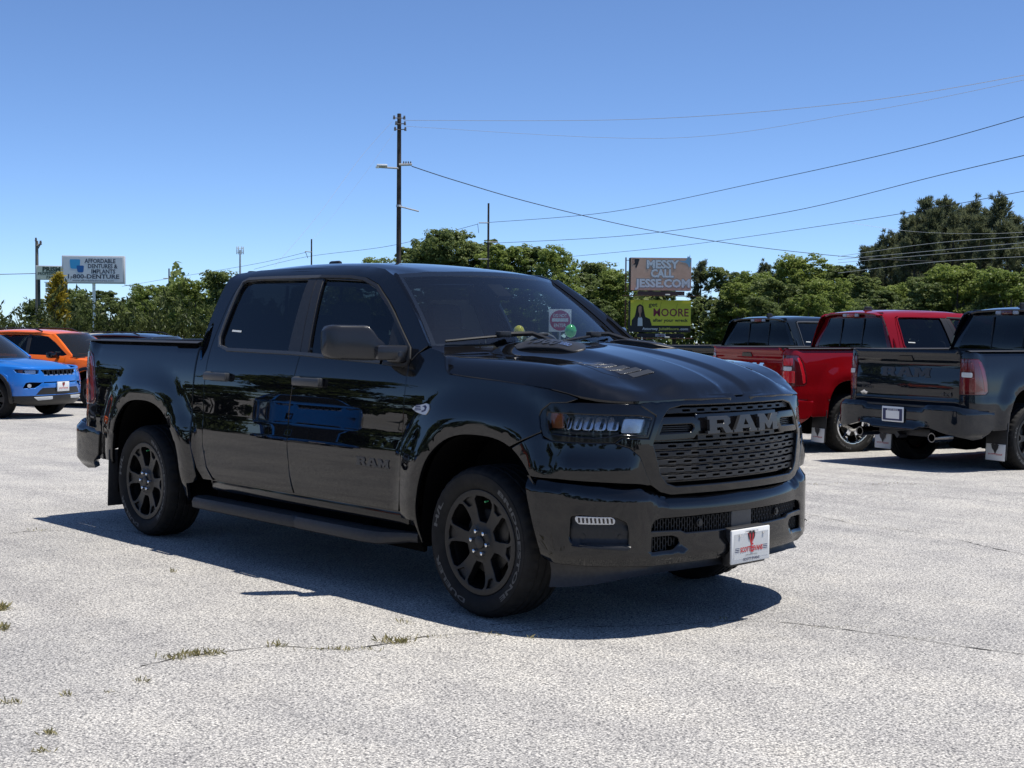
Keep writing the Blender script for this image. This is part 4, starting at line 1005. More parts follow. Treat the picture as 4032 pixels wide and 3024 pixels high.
def CF(u, z):
    s = CSM-abs(u)
    if s <= .2: x, y, nx, ny = s, -.885, 0, -1
    else:
        h = 2e-3; s2 = min(s, CSM-h); x, y = _cx(s), _cy(s); tx, ty = _cx(s2+h)-_cx(s2-h), _cy(s2+h)-_cy(s2-h); l = math.hypot(tx, ty); nx, ny = ty/l, -tx/l
    w = sst(.22, .62, s); d = (1-w)*(CW(z)+cflare(s, z))+w*CDF(z)
    x, y = x+nx*d, y+ny*d
    return (x, y if u <= 0 else -y, z)
def CFo(o): return lambda u, z: tuple(Vector(CF(u, z))+snormal(CF, u, z)*o)
CHZ = pchip([(-.45, 1.085), (-.2, 1.065), (.1, 1.04), (.35, 1.005), (.55, .96), (.68, .915), (.76, .87)])
CHE = [(-.62, -.80), (-.30, -.835), (.0, -.84), (.25, -.825), (.42, -.775), (.53, -.70), (.61, -.60), (.68, -.45), (.72, -.25), (.735, 0)]
def CH_(x, y):
    a = abs(y); d = 9
    for i in range(len(CHE)-1):
        ax, ay = CHE[i]; bx, by = CHE[i+1]; dx, dy = bx-ax, by-ay
        t = min(max(((x-ax)*dx+(-a-ay)*dy)/(dx*dx+dy*dy), 0), 1); d = min(d, math.hypot(x-ax-dx*t, -a-ay-dy*t))
    z = CHZ(x)-.05*(a/.8)**2+.012*sst(.52, .44, a)
    if d < .12: z -= .05*(1-d/.12)**2
    return (x, y, z)
CRZ = pchip([(-3.30, 1.56), (-2.9, 1.605), (-2.2, 1.635), (-1.6, 1.625), (-1.2, 1.585), (-1.05, 1.56)])
def CR_(x, y): return (x, y, CRZ(x)-.03*(y/.55)**2-.02*sst(.45, .62, abs(y)))
def CWI(u, v): return (-.50-.62*v+(.30-.14*v)*(1-u*u), u*(.775-.20*v), 1.065+.475*v+.025*v*(1-u*u)+.02*math.sin(math.pi*v))
CWR = [(-3.33, 1.12), (-3.20, 1.42), (-2.98, 1.50), (-2.2, 1.535), (-1.5, 1.522), (-1.24, 1.485), (-1.0, 1.36), (-.62, 1.105), (-.72, 1.075), (-1.5, 1.095), (-2.6, 1.11)]

def make_suv(label, pnt):
    root = empty('compact_suv', (0, 0, 0), 0, label, 'car')
    def both(mb, name, m, par=None, **k):
        return mb.build(name, m, (par[0] if par else root), **k), mb.build(name, m, (par[1] if par else root), mirror=True, **k)
    Fa = arch_line(None, 0, .43, .43, .455, 2.4, 2.4, .345, -8, 188, 26); Ra = arch_line(None, -2.636, .43, .43, .455, 2.4, 2.4, .345, -8, 188, 26)
    # side: lower body from the wing to the tail, and the frame round the side glass
    low = [(.425, .44), (.40, .60), (.36, .80), (.30, .90), (.20, .965), (-.30, 1.01), (-.60, 1.05), (-.62, 1.085), (-.40, 1.10), (-.70, 1.28), (-1.02, 1.475), (-1.2, 1.535), (-1.6, 1.565), (-2.3, 1.575), (-2.9, 1.555), (-3.2, 1.50), (-3.42, 1.2), (-3.47, 1.0), (-3.47, .50), (-3.08, .46)]
    low = [(.432, .42), (.415, .60), (.378, .78), (.30, .818), (.17, .862), (.155, .912), (.175, .955), (-.02, .985), (-.30, 1.01), (-.55, 1.035), (-.50, 1.085), (-.66, 1.20), (-1.02, 1.445), (-1.2, 1.525), (-1.6, 1.562), (-2.3, 1.572), (-2.9, 1.55), (-3.2, 1.49), (-3.42, 1.2), (-3.47, 1.0), (-3.47, .50), (-3.07, .42)]
    o = low+Ra+[(-2.16, .37), (-.48, .37)]+[(x, z) for x, z in Fa[::-1]]
    o = low+[p for p in Ra[::-1] if p[1] > .36]+[(-2.18, .36), (-.46, .36)]+[p for p in Fa[::-1] if p[1] > .36]
    b = MB(); panel(b, o, CS, [CWR], step=.07, bstep=.03, rnd=.008); bs = both(b, 'body_side', pnt)
    b = MB()                                              # dull black cladding along the sill and arches
    CSo = lambda d: (lambda u, v: tuple(Vector(CS(u, v))+snormal(CS, u, v)*d))
    for xc in (0, -2.636):
        A1 = arch_line(None, xc, .43, .43, .455, 2.4, 2.4, .345, -6, 186, 26, 1.0); A2 = arch_line(None, xc, .43, .43, .455, 2.4, 2.4, .345, -6, 186, 26, 1.13)
        panel(b, A1+A2[::-1], CSo(.012), step=.08, bstep=.04, fold=.03)
    panel(b, [(-2.15, .27), (-.49, .27), (-.49, .43), (-2.15, .43)], CSo(.012), step=.1, bstep=.05, fold=.03)
    both(b, 'cladding', M_SATIN, bs)
    b = MB(); panel(b, inset(CWR, -.012), CSo(-.012), step=.12, fold=0); sgl = both(b, 'side_glass', glass('glass_suv', (.16, .19, .19), 1.5), bs)
    for x0, x1 in ((-1.62, -1.70), (-2.55, -2.60)):
        b = MB(); panel(b, [(x0, 1.09), (x0-.06, 1.53), (x1-.06, 1.53), (x1, 1.09)], CSo(-.004), step=.1, fold=.01); both(b, 'window_pillar', M_SATIN, bs)
    for x in (-1.62, -2.62):
        b = MB(); b.box((x, CS(x, .93)[1]-.018, .945), (.17, .018, .03), bev=.006); both(b, 'door_handle', pnt, bs)
    for x in (-.64, -1.66):
        b = MB(); b.grid(lambda z, k: tuple(Vector(CS(x-.01*k-(.06 if z > .95 else 0)*0, z))+Vector((0, -.0015, 0))), [.45+.06*i for i in range(11)], [0, .5], normals=False); both(b, 'door_gap', M_UNDER, bs)
    b = MB(); arcs = ((Fa, 0), (Ra, -2.636))
    for A_, xc in arcs:
        b = MB(); b.grid(lambda i, y: (A_[int(i)][0], y, A_[int(i)][1]), range(len(A_)), [-.88, -.55], normals=False); both(b, 'wheel_arch_liner', M_UNDER)
    # bonnet, roof, screens
    b = MB(); lf = [(x, -y) for x, y in CHE[:-1]][::-1]
    panel(b, CHE+lf+[(-.44, .60), (-.30, .3), (-.25, 0), (-.30, -.3), (-.44, -.60)], CH_, step=.05, bstep=.03, rnd=.006); bo = b.build('bonnet', pnt, root)
    b = MB(); fr = [CWI(u/6, 1)[:2] for u in range(-6, 7)]
    panel(b, [(-3.32, -.52), (-2.5, -.57), (-1.4, -.575)]+fr+[(-1.4, .575), (-2.5, .57), (-3.32, .52)], CR_, step=.09, bstep=.04, rnd=.008); b.build('roof', pnt, root)
    b = MB(); b.grid(CWI, [-1+i/10 for i in range(21)], [j/8 for j in range(9)]); ws = b.build('windscreen', glass('glass_suv_screen', (.30, .36, .36), 1.55, .02), root)
    b = MB(); b.grid(lambda u, k: tuple(Vector(CWI(u*.98, 0))+Vector((.10*k, 0, -.012-.01*k))), [-1+i/8 for i in range(17)], [0, 1], normals=False); b.build('cowl', M_SATIN, root)
    b = MB(); nP = 12; V = []; F = []
    ap = resample_open([(-.50, 1.085), (-.66, 1.20), (-1.02, 1.445), (-1.2, 1.525)], .07)
    for p in ap:
        v = min(max((p[1]-1.065)/.475, 0), 1); A_ = Vector(CS(*p)); B_ = Vector(CWI(-.97, v))+snormal(CWI, -.97, v)*.004
        for k in range(4): t = k/3; V.append(A_*(1-t)+B_*t+Vector((.5, -.6, .6)).normalized()*.014*math.sin(math.pi*t))
    for i in range(len(ap)-1):
        for k in range(3): F.append((4*i+k, 4*i+k+1, 4*i+5+k, 4*i+4+k))
    b.add(V, F); both(b, 'windscreen_pillar', pnt)
    b = MB(); V = [(x, s*(.56), CRZ(x)-.02) for s in (-1,) for x in (-3.1, -2.2, -1.45)]
    b.tube([(-3.12, -.575, 1.555), (-3.0, -.585, 1.615), (-2.2, -.595, 1.66), (-1.6, -.59, 1.645), (-1.42, -.575, 1.585)], .017, 6); both(b, 'roof_rail', M_SATIN)
    b = MB(); b.box((-.86, -.985, 1.10), (.17, .20, .135), bev=.05, rz=-.15); b.box((-.82, -.88, 1.06), (.08, .12, .05), bev=.015); both(b, 'door_mirror', M_GLOSSBLK)
    # nose
    hl = [(-.92, .912), (-.965, .890), (-.90, .832), (-.60, .800), (-.52, .815), (-.50, .885), (-.56, .895)]
    gr = [(-.48, .880), (-.40, .79), (-.36, .775), (.36, .775), (.40, .79), (.48, .880), (.46, .893), (-.46, .893)]
    fog = [(-.76, .66), (-.70, .675), (-.46, .665), (-.44, .665), (-.52, .60), (-.60, .555), (-.80, .55), (-.805, .57)]
    slot = [(-.44, .672), (.44, .672), (.43, .640), (-.43, .640)]
    mp = lambda L: [(-u, z) for u, z in L]
    lower = [(-.46, .565), (.46, .565), (.52, .52), (.60, .43), (-.60, .43), (-.52, .52)]
    E = CSM-.432
    top = [(-E-.015, .60), (-E-.052, .78), (-CSM+.302, .820), (-CSM+.173, .864), (-CSM+.158, .912), (-CSM+.178, .952), (-.86, .935), (-.6, .918), (-.3, .905), (0, .90)]
    fo = [(-E+.0, .43)]+top+[(-u, z) for u, z in top[:-1][::-1]]+[(E, .43)]
    b = MB(); panel(b, fo, CF, [hl, mp(hl), gr, fog, mp(fog), slot, lower], step=.05, bstep=.025, fold=.04, rnd=.007); nose = b.build('front_bumper', pnt, root)
    b = MB(); panel(b, [(-E+.0, .425), (-.62, .425), (-.53, .515), (-.45, .56), (.45, .56), (.53, .515), (.62, .425), (E, .425), (E-.04, .30), (E-.30, .235), (-E+.30, .235), (-E+.04, .30)], CFo(-.006), step=.06, bstep=.03, fold=.03); b.build('lower_bumper', M_SATIN, nose)
    b = MB(); panel(b, rounded([(-.62, .395), (-.25, .40), (-.25, .355), (-.55, .345)], .01), CFo(.012), step=.06, fold=.02); b.build('skid_trim', M_OFFWHITE, nose); b = MB(); panel(b, rounded([(.62, .395), (.25, .40), (.25, .355), (.55, .345)], .01), CFo(.012), step=.06, fold=.02); b.build('skid_trim', M_OFFWHITE, nose)
    b = MB()
    for L in (gr, fog, mp(fog), slot): panel(b, inset(L, -.01), CFo(-.035), step=.08, fold=0)
    b.build('intake_backing', M_UNDER, nose)
    for i in range(7):
        u = -.378+.126*i; q = MB(); w = .048
        ring = rounded([(u-w, .785), (u+w, .785), (u+w*1.05, .888), (u-w*1.05, .888)], .02); panel(q, ring, CFo(-.004), [inset(ring, .012)], step=.05, bstep=.02, fold=.02, rnd=.003); q.build('grille_slot', M_SATIN, nose)
        q = MB(); panel(q, rounded([(u-w*.8, .783), (u+w*.8, .783), (u+w*.8, .795), (u-w*.8, .795)], .004), CFo(.002), step=.05, fold=.012); q.build('slot_trim', M_CHROME, nose)
    for L in (hl, mp(hl)):
        sg = -1 if L is hl else 1
        q = MB(); panel(q, inset(L, -.004), CFo(-.004), step=.06, fold=0); h = q.build('headlight', M_LENS, nose)
        q = MB(); panel(q, inset(L, -.008), CFo(-.05), step=.06, fold=0); q.build('headlight_housing', M_LAMPBLK, h)
        q = MB(); panel(q, rounded([(sg*.88, .885), (sg*.80, .89), (sg*.80, .835), (sg*.86, .835)], .01), CFo(-.025), step=.06, fold=.01); q.build('indicator', M_AMBER, h)
        q = MB(); panel(q, rounded([(sg*.77, .885), (sg*.56, .885), (sg*.56, .825), (sg*.74, .825)], .02), CFo(-.03), step=.06, fold=.01); q.build('lamp_bowl', M_REFL, h)
    for sg in (-1, 1):
        q = MB(); p = Vector(CF(sg*.70, .605)); nn = snormal(CF, sg*.70, .605); q.tube([p-nn*.02, p-nn*.002], .036, 14); q.build('fog_light', M_REFL, nose)
    q = MB(); q.box((.872, 0, .575), (.02, .325, .175), bev=.005); lp = q.build('licence_plate', M_WHITE, nose)
    pl = lambda u, v, d: (.884+d, u, .575+v)
    r_, k_ = MB(), MB(); art(r_, k_, pl, 0, .03, .075); text(r_, 'SCOTT EVANS', pl, .024, .24, .02, 'C', 0, -.04, .002); r_.build('red_print', M_INKRED, lp, smooth=False); k_.build('black_print', M_INKBLK, lp, smooth=False)
    # tail and underside
    b = MB(); b.grid(lambda y, z: (-3.50+.035*(y/.85)**2*2-(.0 if z < 1.05 else (z-1.05)*-.42), y*(1 if z < 1.05 else 1-.30*(z-1.05)/.5), z), [-.86+.172*i for i in range(11)], [.35, .6, .9, 1.05, 1.3, 1.55], normals=False); b.build('tailgate', pnt, root)
    b = MB(); b.box((-1.45, 0, .42), (3.5, 1.50, .22)); b.box((.25, 0, .62), (.75, 1.2, .40)); b.box((-1.6, 0, .75), (2.3, 1.55, .5)); b.build('underbody', M_UNDER, root)
    for x, y in ((-1.35, -.37), (-1.35, .37), (-2.3, -.37), (-2.3, .37)):
        q = MB(); q.box((x-.12, y, 1.06), (.14, .46, .55), ry=-.2, bev=.05); q.box((x-.20, y, 1.38), (.09, .25, .17), bev=.04); q.build('seat', M_SEAT, root)
    for x in (0, -2.636):
        for sg in (-1, 1):
            t = MB(); pr = [(.225, .0), (.235, -.012), (.27, -.02), (.31, -.018), (.335, 0), (.345, .02), (.347, .10), (.345, .18), (.335, .20), (.225, .19)]
            t.lathe(pr, 40); ty = t.build('wheel', M_RUBBER, root); ty.location = (x, sg*.79, .347); ty.rotation_euler = (0, .3, 0 if sg < 0 else math.pi)
            f = MB(); holes = []
            for q in range(10):
                a = R(36*q+(7 if q % 2 else -7)); ca, sa = math.cos(a), math.sin(a)
                holes.append([(r*ca-t_*sa, r*sa+t_*ca) for r, t_ in ((.07, -.008), (.20, -.042), (.205, .042), (.07, .008))])
            panel(f, [polar(.228, 2*math.pi*i/40) for i in range(40)], lambda u, v: (u, -.004-.01*math.hypot(u, v), v), holes, step=.05, bstep=.04, fold=.03); f.build('rim', M_BADGE, ty)
            f = MB(); f.lathe([(.222, .04), (0, .05)], 24); f.build('rim_dark', M_UNDER, ty)
    return root
# ------------------------------------------------------------------ ground
def asphalt():
    m = mat('asphalt_chip_seal', rough=.92, spec=.25); n, l, b = nodes(m)
    geo = n.new('ShaderNodeNewGeometry')
    def nz(scale, det=3, rough=.6):
        t = n.new('ShaderNodeTexNoise'); t.inputs['Scale'].default_value = scale; t.inputs['Detail'].default_value = det; t.inputs['Roughness'].default_value = rough
        l.new(geo.outputs['Position'], t.inputs['Vector']); return t.outputs['Fac']
    def ramp(f, stops):
        c = n.new('ShaderNodeValToRGB'); c.color_ramp.elements[0].position = stops[0][0]; c.color_ramp.elements[0].color = (*stops[0][1], 1)
        c.color_ramp.elements[1].position = stops[-1][0]; c.color_ramp.elements[1].color = (*stops[-1][1], 1)
        for p, q in stops[1:-1]: e = c.color_ramp.elements.new(p); e.color = (*q, 1)
        l.new(f, c.inputs[0]); return c.outputs[0]
    def mix(a, c, fac, mode='MIX'):
        x = n.new('ShaderNodeMix'); x.data_type = 'RGBA'; x.blend_type = mode
        if isinstance(fac, float): x.inputs[0].default_value = fac
        else: l.new(fac, x.inputs[0])
        l.new(a, x.inputs[6]); l.new(c, x.inputs[7]); return x.outputs[2]
    vo = n.new('ShaderNodeTexVoronoi'); vo.inputs['Scale'].default_value = 125; l.new(geo.outputs['Position'], vo.inputs['Vector'])
    stone = ramp(vo.outputs['Color'], [(.0, (.335, .328, .318)), (.35, (.455, .447, .43)), (.62, (.57, .558, .53)), (1, (.73, .715, .675))])
    gaps = ramp(vo.outputs['Distance'], [(.36, (.90, .90, .895)), (.68, (.52, .525, .535)), (.9, (.24, .245, .26))])
    col = mix(stone, gaps, 1.0, 'MULTIPLY')
    coarse = ramp(nz(75, 3), [(.34, (.50, .50, .515)), (.5, (1.05, 1.04, 1.02)), (.66, (1.46, 1.43, 1.36))])
    col = mix(col, coarse, 1.0, 'MULTIPLY')
    patch = ramp(nz(.35, 5), [(.30, (.84, .84, .85)), (.52, (1.02, 1.01, 1.0)), (.72, (1.12, 1.10, 1.06))])
    col = mix(col, patch, 1.0, 'MULTIPLY')
    mott = ramp(nz(2.3, 6, .7), [(.28, (.80, .80, .82)), (.55, (1, 1, 1)), (.8, (1.07, 1.05, 1.02))])
    col = mix(col, mott, 1.0, 'MULTIPLY')
    mp_ = n.new('ShaderNodeMapping'); mp_.inputs['Rotation'].default_value = (0, 0, .55); mp_.inputs['Scale'].default_value = (.16, 2.1, 1)
    l.new(geo.outputs['Position'], mp_.inputs['Vector']); st = n.new('ShaderNodeTexNoise'); st.inputs['Scale'].default_value = 1.0; st.inputs['Detail'].default_value = 4; l.new(mp_.outputs[0], st.inputs['Vector'])
    col = mix(col, ramp(st.outputs['Fac'], [(.33, (.86, .86, .87)), (.5, (1, 1, 1)), (.7, (1.05, 1.045, 1.03))]), 1.0, 'MULTIPLY')
    spots = ramp(nz(1.1, 2), [(.70, (1, 1, 1)), (.78, (.74, .74, .75))])
    col = mix(col, spots, 1.0, 'MULTIPLY')
    l.new(col, b.inputs['Base Color'])
    bp = n.new('ShaderNodeBump'); bp.inputs['Strength'].default_value = .55; bp.inputs['Distance'].default_value = .006
    iv = n.new('ShaderNodeMath'); iv.operation = 'SUBTRACT'; iv.inputs[0].default_value = 1; l.new(vo.outputs['Distance'], iv.inputs[1]); l.new(iv.outputs[0], bp.inputs['Height'])
    l.new(bp.outputs[0], b.inputs['Normal']); return m
b = MB()
ax = [-900, -500, -300, -200, -140, -100, -75] + [-55+2.5*i for i in range(37)] + [50, 75, 110, 170, 300, 500, 900]
b.grid(lambda x, y: (x, y, g(x, y)), ax, ax, normals=False)
tag(b.build('parking_lot', asphalt()), kind='structure')
M_GRASS = noise_tint(mat('grass_turf', rough=.95), (.035, .055, .016), (.09, .105, .035), 1.2, 8)
b = MB()
def verge(u, t): p = along(u, 1512, t); return (p.x, p.y, g(p.x, p.y)+.05)
b.grid(verge, [-2500+500*i for i in range(20)], [46, 60, 100, 200, 420], normals=False)
tag(b.build('grass_verge', M_GRASS), kind='structure')
def ghit(px, py):                                # ground point under a pixel of the photo
    d = _f + _R*(px-2016)/FPX - _U*(py-1512)/FPX; t = -CAM[2]/d[2]; p = CAM+d*t
    for _ in range(6): t = (g(p[0], p[1])-CAM[2])/d[2]; p = CAM+d*t
    return Vector(p)
M_CRACK = mat('crack_filler', (.075, .070, .062), .95)
rng = random.Random(7)
CR = [[(0, 2105), (100, 2091), (300, 2086), (500, 2093), (760, 2120), (1100, 2150)],
      [(560, 2625), (700, 2588), (860, 2572), (1080, 2548), (1350, 2562), (1560, 2535), (1720, 2508), (2050, 2492), (2250, 2470), (2600, 2468), (2900, 2440), (3100, 2452), (3300, 2476), (3600, 2510), (4100, 2590)],
      [(3170, 2022), (3400, 2068), (3700, 2112), (4100, 2200)], [(3170, 1905), (3420, 1912), (3700, 1906), (4100, 1922)],
      [(1900, 2465), (2060, 2452), (2280, 2432), (2450, 2440)]]
for ln in CR:
    P = [ghit(*p) for p in ln]; Q = []
    for i in range(len(P)-1):
        k = max(2, int((P[i+1]-P[i]).length/.05))
        for j in range(k): Q.append(P[i].lerp(P[i+1], j/k))
    off = 0; L = []; Rr = []
    for i, p in enumerate(Q):
        t = (Q[min(i+1, len(Q)-1)]-Q[max(i-1, 0)]).normalized(); nn = Vector((-t.y, t.x, 0)); off = off*.86+rng.uniform(-.012, .012)
        w = rng.uniform(.0008, .004)*(1.0 if rng.random() > .2 else 2.4); L.append(p+nn*(off+w)+Vector((0, 0, .003))); Rr.append(p+nn*(off-w)+Vector((0, 0, .003)))
    b = MB(); n = len(Q); b.add(L+Rr, [(i, i+1, n+i+1, n+i) for i in range(n-1)]); tag(b.build('pavement_crack', M_CRACK), kind='structure')
# ------------------------------------------------------------------ leaves
def leafmat(name, c1, c2, c3, trans=.35, dry=False):
    m = bpy.data.materials.new(name); m.use_nodes = True; n = m.node_tree.nodes; l = m.node_tree.links; n.remove(n['Principled BSDF'])
    geo = n.new('ShaderNodeNewGeometry'); oi = n.new('ShaderNodeObjectInfo')
    ad = n.new('ShaderNodeMath'); ad.operation = 'MULTIPLY_ADD'; ad.inputs[1].default_value = .35; l.new(oi.outputs['Random'], ad.inputs[0])
    mu = n.new('ShaderNodeMath'); mu.operation = 'MULTIPLY'; mu.inputs[1].default_value = .65; l.new(geo.outputs['Random Per Island'], mu.inputs[0]); l.new(mu.outputs[0], ad.inputs[2])
    cr = n.new('ShaderNodeValToRGB'); e = cr.color_ramp.elements; e[0].color = (*c1, 1); e[1].color = (*c3, 1); q = e.new(.5); q.color = (*c2, 1)
    l.new(ad.outputs[0], cr.inputs[0])
    d = n.new('ShaderNodeBsdfDiffuse'); t = n.new('ShaderNodeBsdfTranslucent'); x = n.new('ShaderNodeMixShader'); x.inputs[0].default_value = trans
    l.new(cr.outputs[0], d.inputs[0]); l.new(cr.outputs[0], t.inputs[0]); l.new(d.outputs[0], x.inputs[1]); l.new(t.outputs[0], x.inputs[2])
    gl = n.new('ShaderNodeBsdfGlossy'); gl.inputs['Roughness'].default_value = .45; x2 = n.new('ShaderNodeMixShader'); x2.inputs[0].default_value = .015
    l.new(x.outputs[0], x2.inputs[1]); l.new(gl.outputs[0], x2.inputs[2]); l.new(x2.outputs[0], n['Material Output'].inputs[0]); _mats[name] = m; return m
L_OAK = leafmat('leaf_oak', (.095, .132, .046), (.150, .195, .064), (.225, .265, .088), .5)
L_LIGHT = leafmat('leaf_fresh', (.120, .172, .042), (.195, .255, .060), (.285, .330, .085), .5)
L_PINE = leafmat('leaf_pine', (.098, .118, .066), (.142, .162, .086), (.195, .205, .108), .5)
L_JUN = leafmat('leaf_juniper', (.026, .040, .014), (.052, .070, .020), (.105, .120, .034), .2)
L_GOLD = leafmat('leaf_golden', (.12, .11, .016), (.30, .235, .028), (.44, .33, .045), .2)
L_WEED = leafmat('leaf_weed', (.15, .155, .06), (.25, .23, .10), (.36, .31, .16), .3)
M_BARK = noise_tint(mat('bark', rough=.95), (.05, .042, .035), (.11, .095, .08), 6, bump=.5, bdist=.03)
nrng = np.random.default_rng(11)
def unit(n):
    v = nrng.normal(size=(n, 3)); return v/np.linalg.norm(v, axis=1, keepdims=True)
def leaves(name, cen, nor, size, m, parent=None, aspect=1.0, along_=None, bend=.25):
    """one small folded blade per row: centre, facing, length"""
    n = len(cen); r_ = unit(n)
    if along_ is not None: t = along_/np.linalg.norm(along_, axis=1, keepdims=True); s_ = np.cross(t, r_)
    else: t = np.cross(nor, r_); s_ = None
    t = t/np.maximum(np.linalg.norm(t, axis=1, keepdims=True), 1e-6)
    s_ = np.cross(nor, t) if s_ is None else s_
    s_ = s_/np.maximum(np.linalg.norm(s_, axis=1, keepdims=True), 1e-6); nn = np.cross(t, s_)
    sz = size[:, None] if isinstance(size, np.ndarray) else size
    a = cen-t*sz*.5; b_ = cen+s_*sz*.34*aspect+nn*sz*bend*.4; c = cen+t*sz*.5; d = cen-s_*sz*.34*aspect+nn*sz*bend*.4
    V = np.stack([a, b_, c, d], 1).reshape(-1, 3)
    me = bpy.data.meshes.new(name); me.vertices.add(4*n); me.vertices.foreach_set('co', V.ravel())
    me.loops.add(4*n); me.loops.foreach_set('vertex_index', np.arange(4*n)); me.polygons.add(n); me.polygons.foreach_set('loop_start', np.arange(n)*4)
    me.materials.append(m); me.update(calc_edges=True); me.validate()
    o = bpy.data.objects.new(name, me); COL.objects.link(o); o.parent = parent; return o
def broad_crown(H, Rr, seed, nl=10000, base=.16, leaf=.50, lobes=22, airy=.0):
    global nrng
    nrng = np.random.default_rng(seed)
    L = []
    for i in range(lobes):
        z = base+(1-base)*((i+.5)/lobes)**.85; env = math.sin(math.pi*min(max((z-base*.5)/(1.08-base*.5), 0), 1))**.62
        a = nrng.uniform(0, 2*math.pi); rr = Rr*env*nrng.uniform(.25, .78); r = Rr*(nrng.uniform(.26, .46))*(.6+.4*env)
        L.append((rr*math.cos(a), rr*math.sin(a), min(H*z, H-r*.72), r))
    cs = []; ns = []
    per = nl//lobes
    for (x, y, z, r) in L:
        k = max(10, int(22*(r/(Rr*.36))**2))
        cd_ = unit(k); cd_[:, 2] = np.abs(cd_[:, 2])*.9-.28; cd_ /= np.linalg.norm(cd_, axis=1, keepdims=True)
        cc = np.array([x, y, z])+cd_*r*nrng.uniform(.72, 1.08, (k, 1)); cr = r*nrng.uniform(.24, .50, k)
        idx = nrng.integers(0, k, per); d = unit(per); d[:, 2] = d[:, 2]*.8+.25*np.abs(d[:, 2])
        p = cc[idx]+d*cr[idx][:, None]*nrng.uniform(.35, 1.0, (per, 1))**.6*np.array([1.1, 1.1, .75])
        cs.append(p); ns.append(d*.7+unit(per)*.6+np.array([0, 0, .45]))
    c = np.concatenate(cs); n_ = np.concatenate(ns); n_ /= np.linalg.norm(n_, axis=1, keepdims=True)
    return c, n_, L
def trunk(mb, H, r0, L, n=7):
    mb.tube([(0, 0, -.3), (.03*H*.1, 0, H*.25), (0, .02*H*.3, H*.55), (0, 0, H*.86)], [r0, r0*.8, r0*.5, r0*.12], 8)
    for (x, y, z, r) in L[::2]:
        mb.tube([(0, 0, max(z*.45, H*.12)), (x*.5, y*.5, z*.72), (x, y, z)], [r0*.34, r0*.2, r0*.06], 5)
PROTO = {}
def tree_proto(kind, i):
    key = (kind, i)
    if key in PROTO: return PROTO[key]
    root = empty('deciduous_tree' if kind != 'pine' else 'pine_tree')
    if kind in ('oak', 'light'):
        H, Rr = 14.0, 4.6; c, n_, L = broad_crown(H, Rr, 100+i*7+(50 if kind == 'light' else 0), 24000 if kind == 'oak' else 19000)
        leaves('crown', c, n_, nrng.uniform(.20, .44, len(c)), L_OAK if kind == 'oak' else L_LIGHT, root)
        b = MB(); trunk(b, H, .30, L); b.build('trunk', M_BARK, root)
    else:
        global nrng_; r_ = np.random.default_rng(300+i); H = 18.0
        b = MB(); b.tube([(0, 0, -.3), (.1, 0, H*.4), (0, .1, H*.75), (0, 0, H)], [.28, .22, .13, .02], 7)
        cs = []; ns = []; al = []
        nb = 66
        for k in range(nb):
            z = H*(.12+.88*((k+.5)/nb)**.92); a = r_.uniform(0, 2*math.pi); ln = (H-z)*.27+.30+r_.uniform(0, 1.6)*min(1, (H-z)/5+.1); ln = min(ln, 3.7)*r_.uniform(.65, 1.1)
            rise = r_.uniform(.15, .65); e = np.array([math.cos(a)*ln, math.sin(a)*ln, rise*ln*.8])
            p0 = np.array([0, 0, z-.3]); b.tube([tuple(p0), tuple(p0+e*.5+np.array([0, 0, -.1])), tuple(p0+e)], [.06, .04, .015], 4)
            for q in range(5):
                f = r_.uniform(.45, 1.05); ct = p0+e*f+r_.normal(0, .38, 3); m_ = 62
                d = r_.normal(size=(m_, 3)); d[:, 2] = d[:, 2]*.8+.9; d /= np.linalg.norm(d, axis=1, keepdims=True); d += np.array([math.cos(a), math.sin(a), .3])*.35
                cs.append(ct+d*r_.uniform(.10, .58, (m_, 1))); ns.append(d); al.append(d)
        nrng_ = None
        globals()['nrng'] = np.random.default_rng(900+i)
        c = np.concatenate(cs); leaves('crown', c, np.concatenate(ns), nrng.uniform(.34, .62, len(c)), L_PINE, root, .32, np.concatenate(al), .1)
        b.build('trunk', M_BARK, root)
    PROTO[key] = (root, H, 4.6 if kind != 'pine' else 3.9); return PROTO[key]
tree_n = [0]; used_proto = set()
def tree(px, top, t, kind, i, label, wid=None, group=None):
    """wid: crown width in metres"""
    root, H, Rr = tree_proto(kind, i)
    index_kids() if root.name not in KIDS else None
    p = ground_at(px, t); zt = along(px, top, t).z; h = zt-p.z
    if (kind, i) in used_proto: o = copy_tree(root)
    else: o = root; used_proto.add((kind, i))
    wid = wid and min(wid, (.82 if kind != 'pine' else .36)*h)
    s = h/H; w = (wid/(2*Rr)) if wid else s*1.0
    o.location = p; o.scale = (w, w, s); o.rotation_euler = (0, 0, (tree_n[0]*2.399) % 6.283); tree_n[0] += 1
    tag(o, label, 'tree', group); return o
# ------------------------------------------------------------------ vehicles
hero = make_pickup('glossy black crew cab pickup with black wheels standing alone in front')
suv = make_suv('bright blue compact SUV with black grille nosing in at the left edge', paint('paint_blue', (.006, .155, .55), .2, .32, 1.5))
index_kids()
def put(o, x, y, h): o.location = (x, y, g(x, y)); o.rotation_euler = (0, 0, R(h)); return o
P_RED = paint('paint_red', (.20, .0035, .0065), .0, .4, 1.42)
P_NAVY = paint('paint_charcoal_blue', (.0075, .0105, .0155), .0, .35, 1.5)
P_GREEN = paint('paint_black_green', (.006, .008, .008), .0, .35, 1.5)
P_ORANGE = paint('paint_orange', (.80, .14, .012), .0, .35, 1.5)
P_WHITE = paint('paint_white', (.72, .72, .70), .0, .35, 1.5)
P_GREY = paint('paint_grey', (.10, .105, .11), .3, .35, 1.5)
P_DARK = paint('paint_dark_blue', (.010, .013, .022), .2, .35, 1.55)
INT = ('wiper',)
GR = 'pickups parked in a row with tails to the viewer'
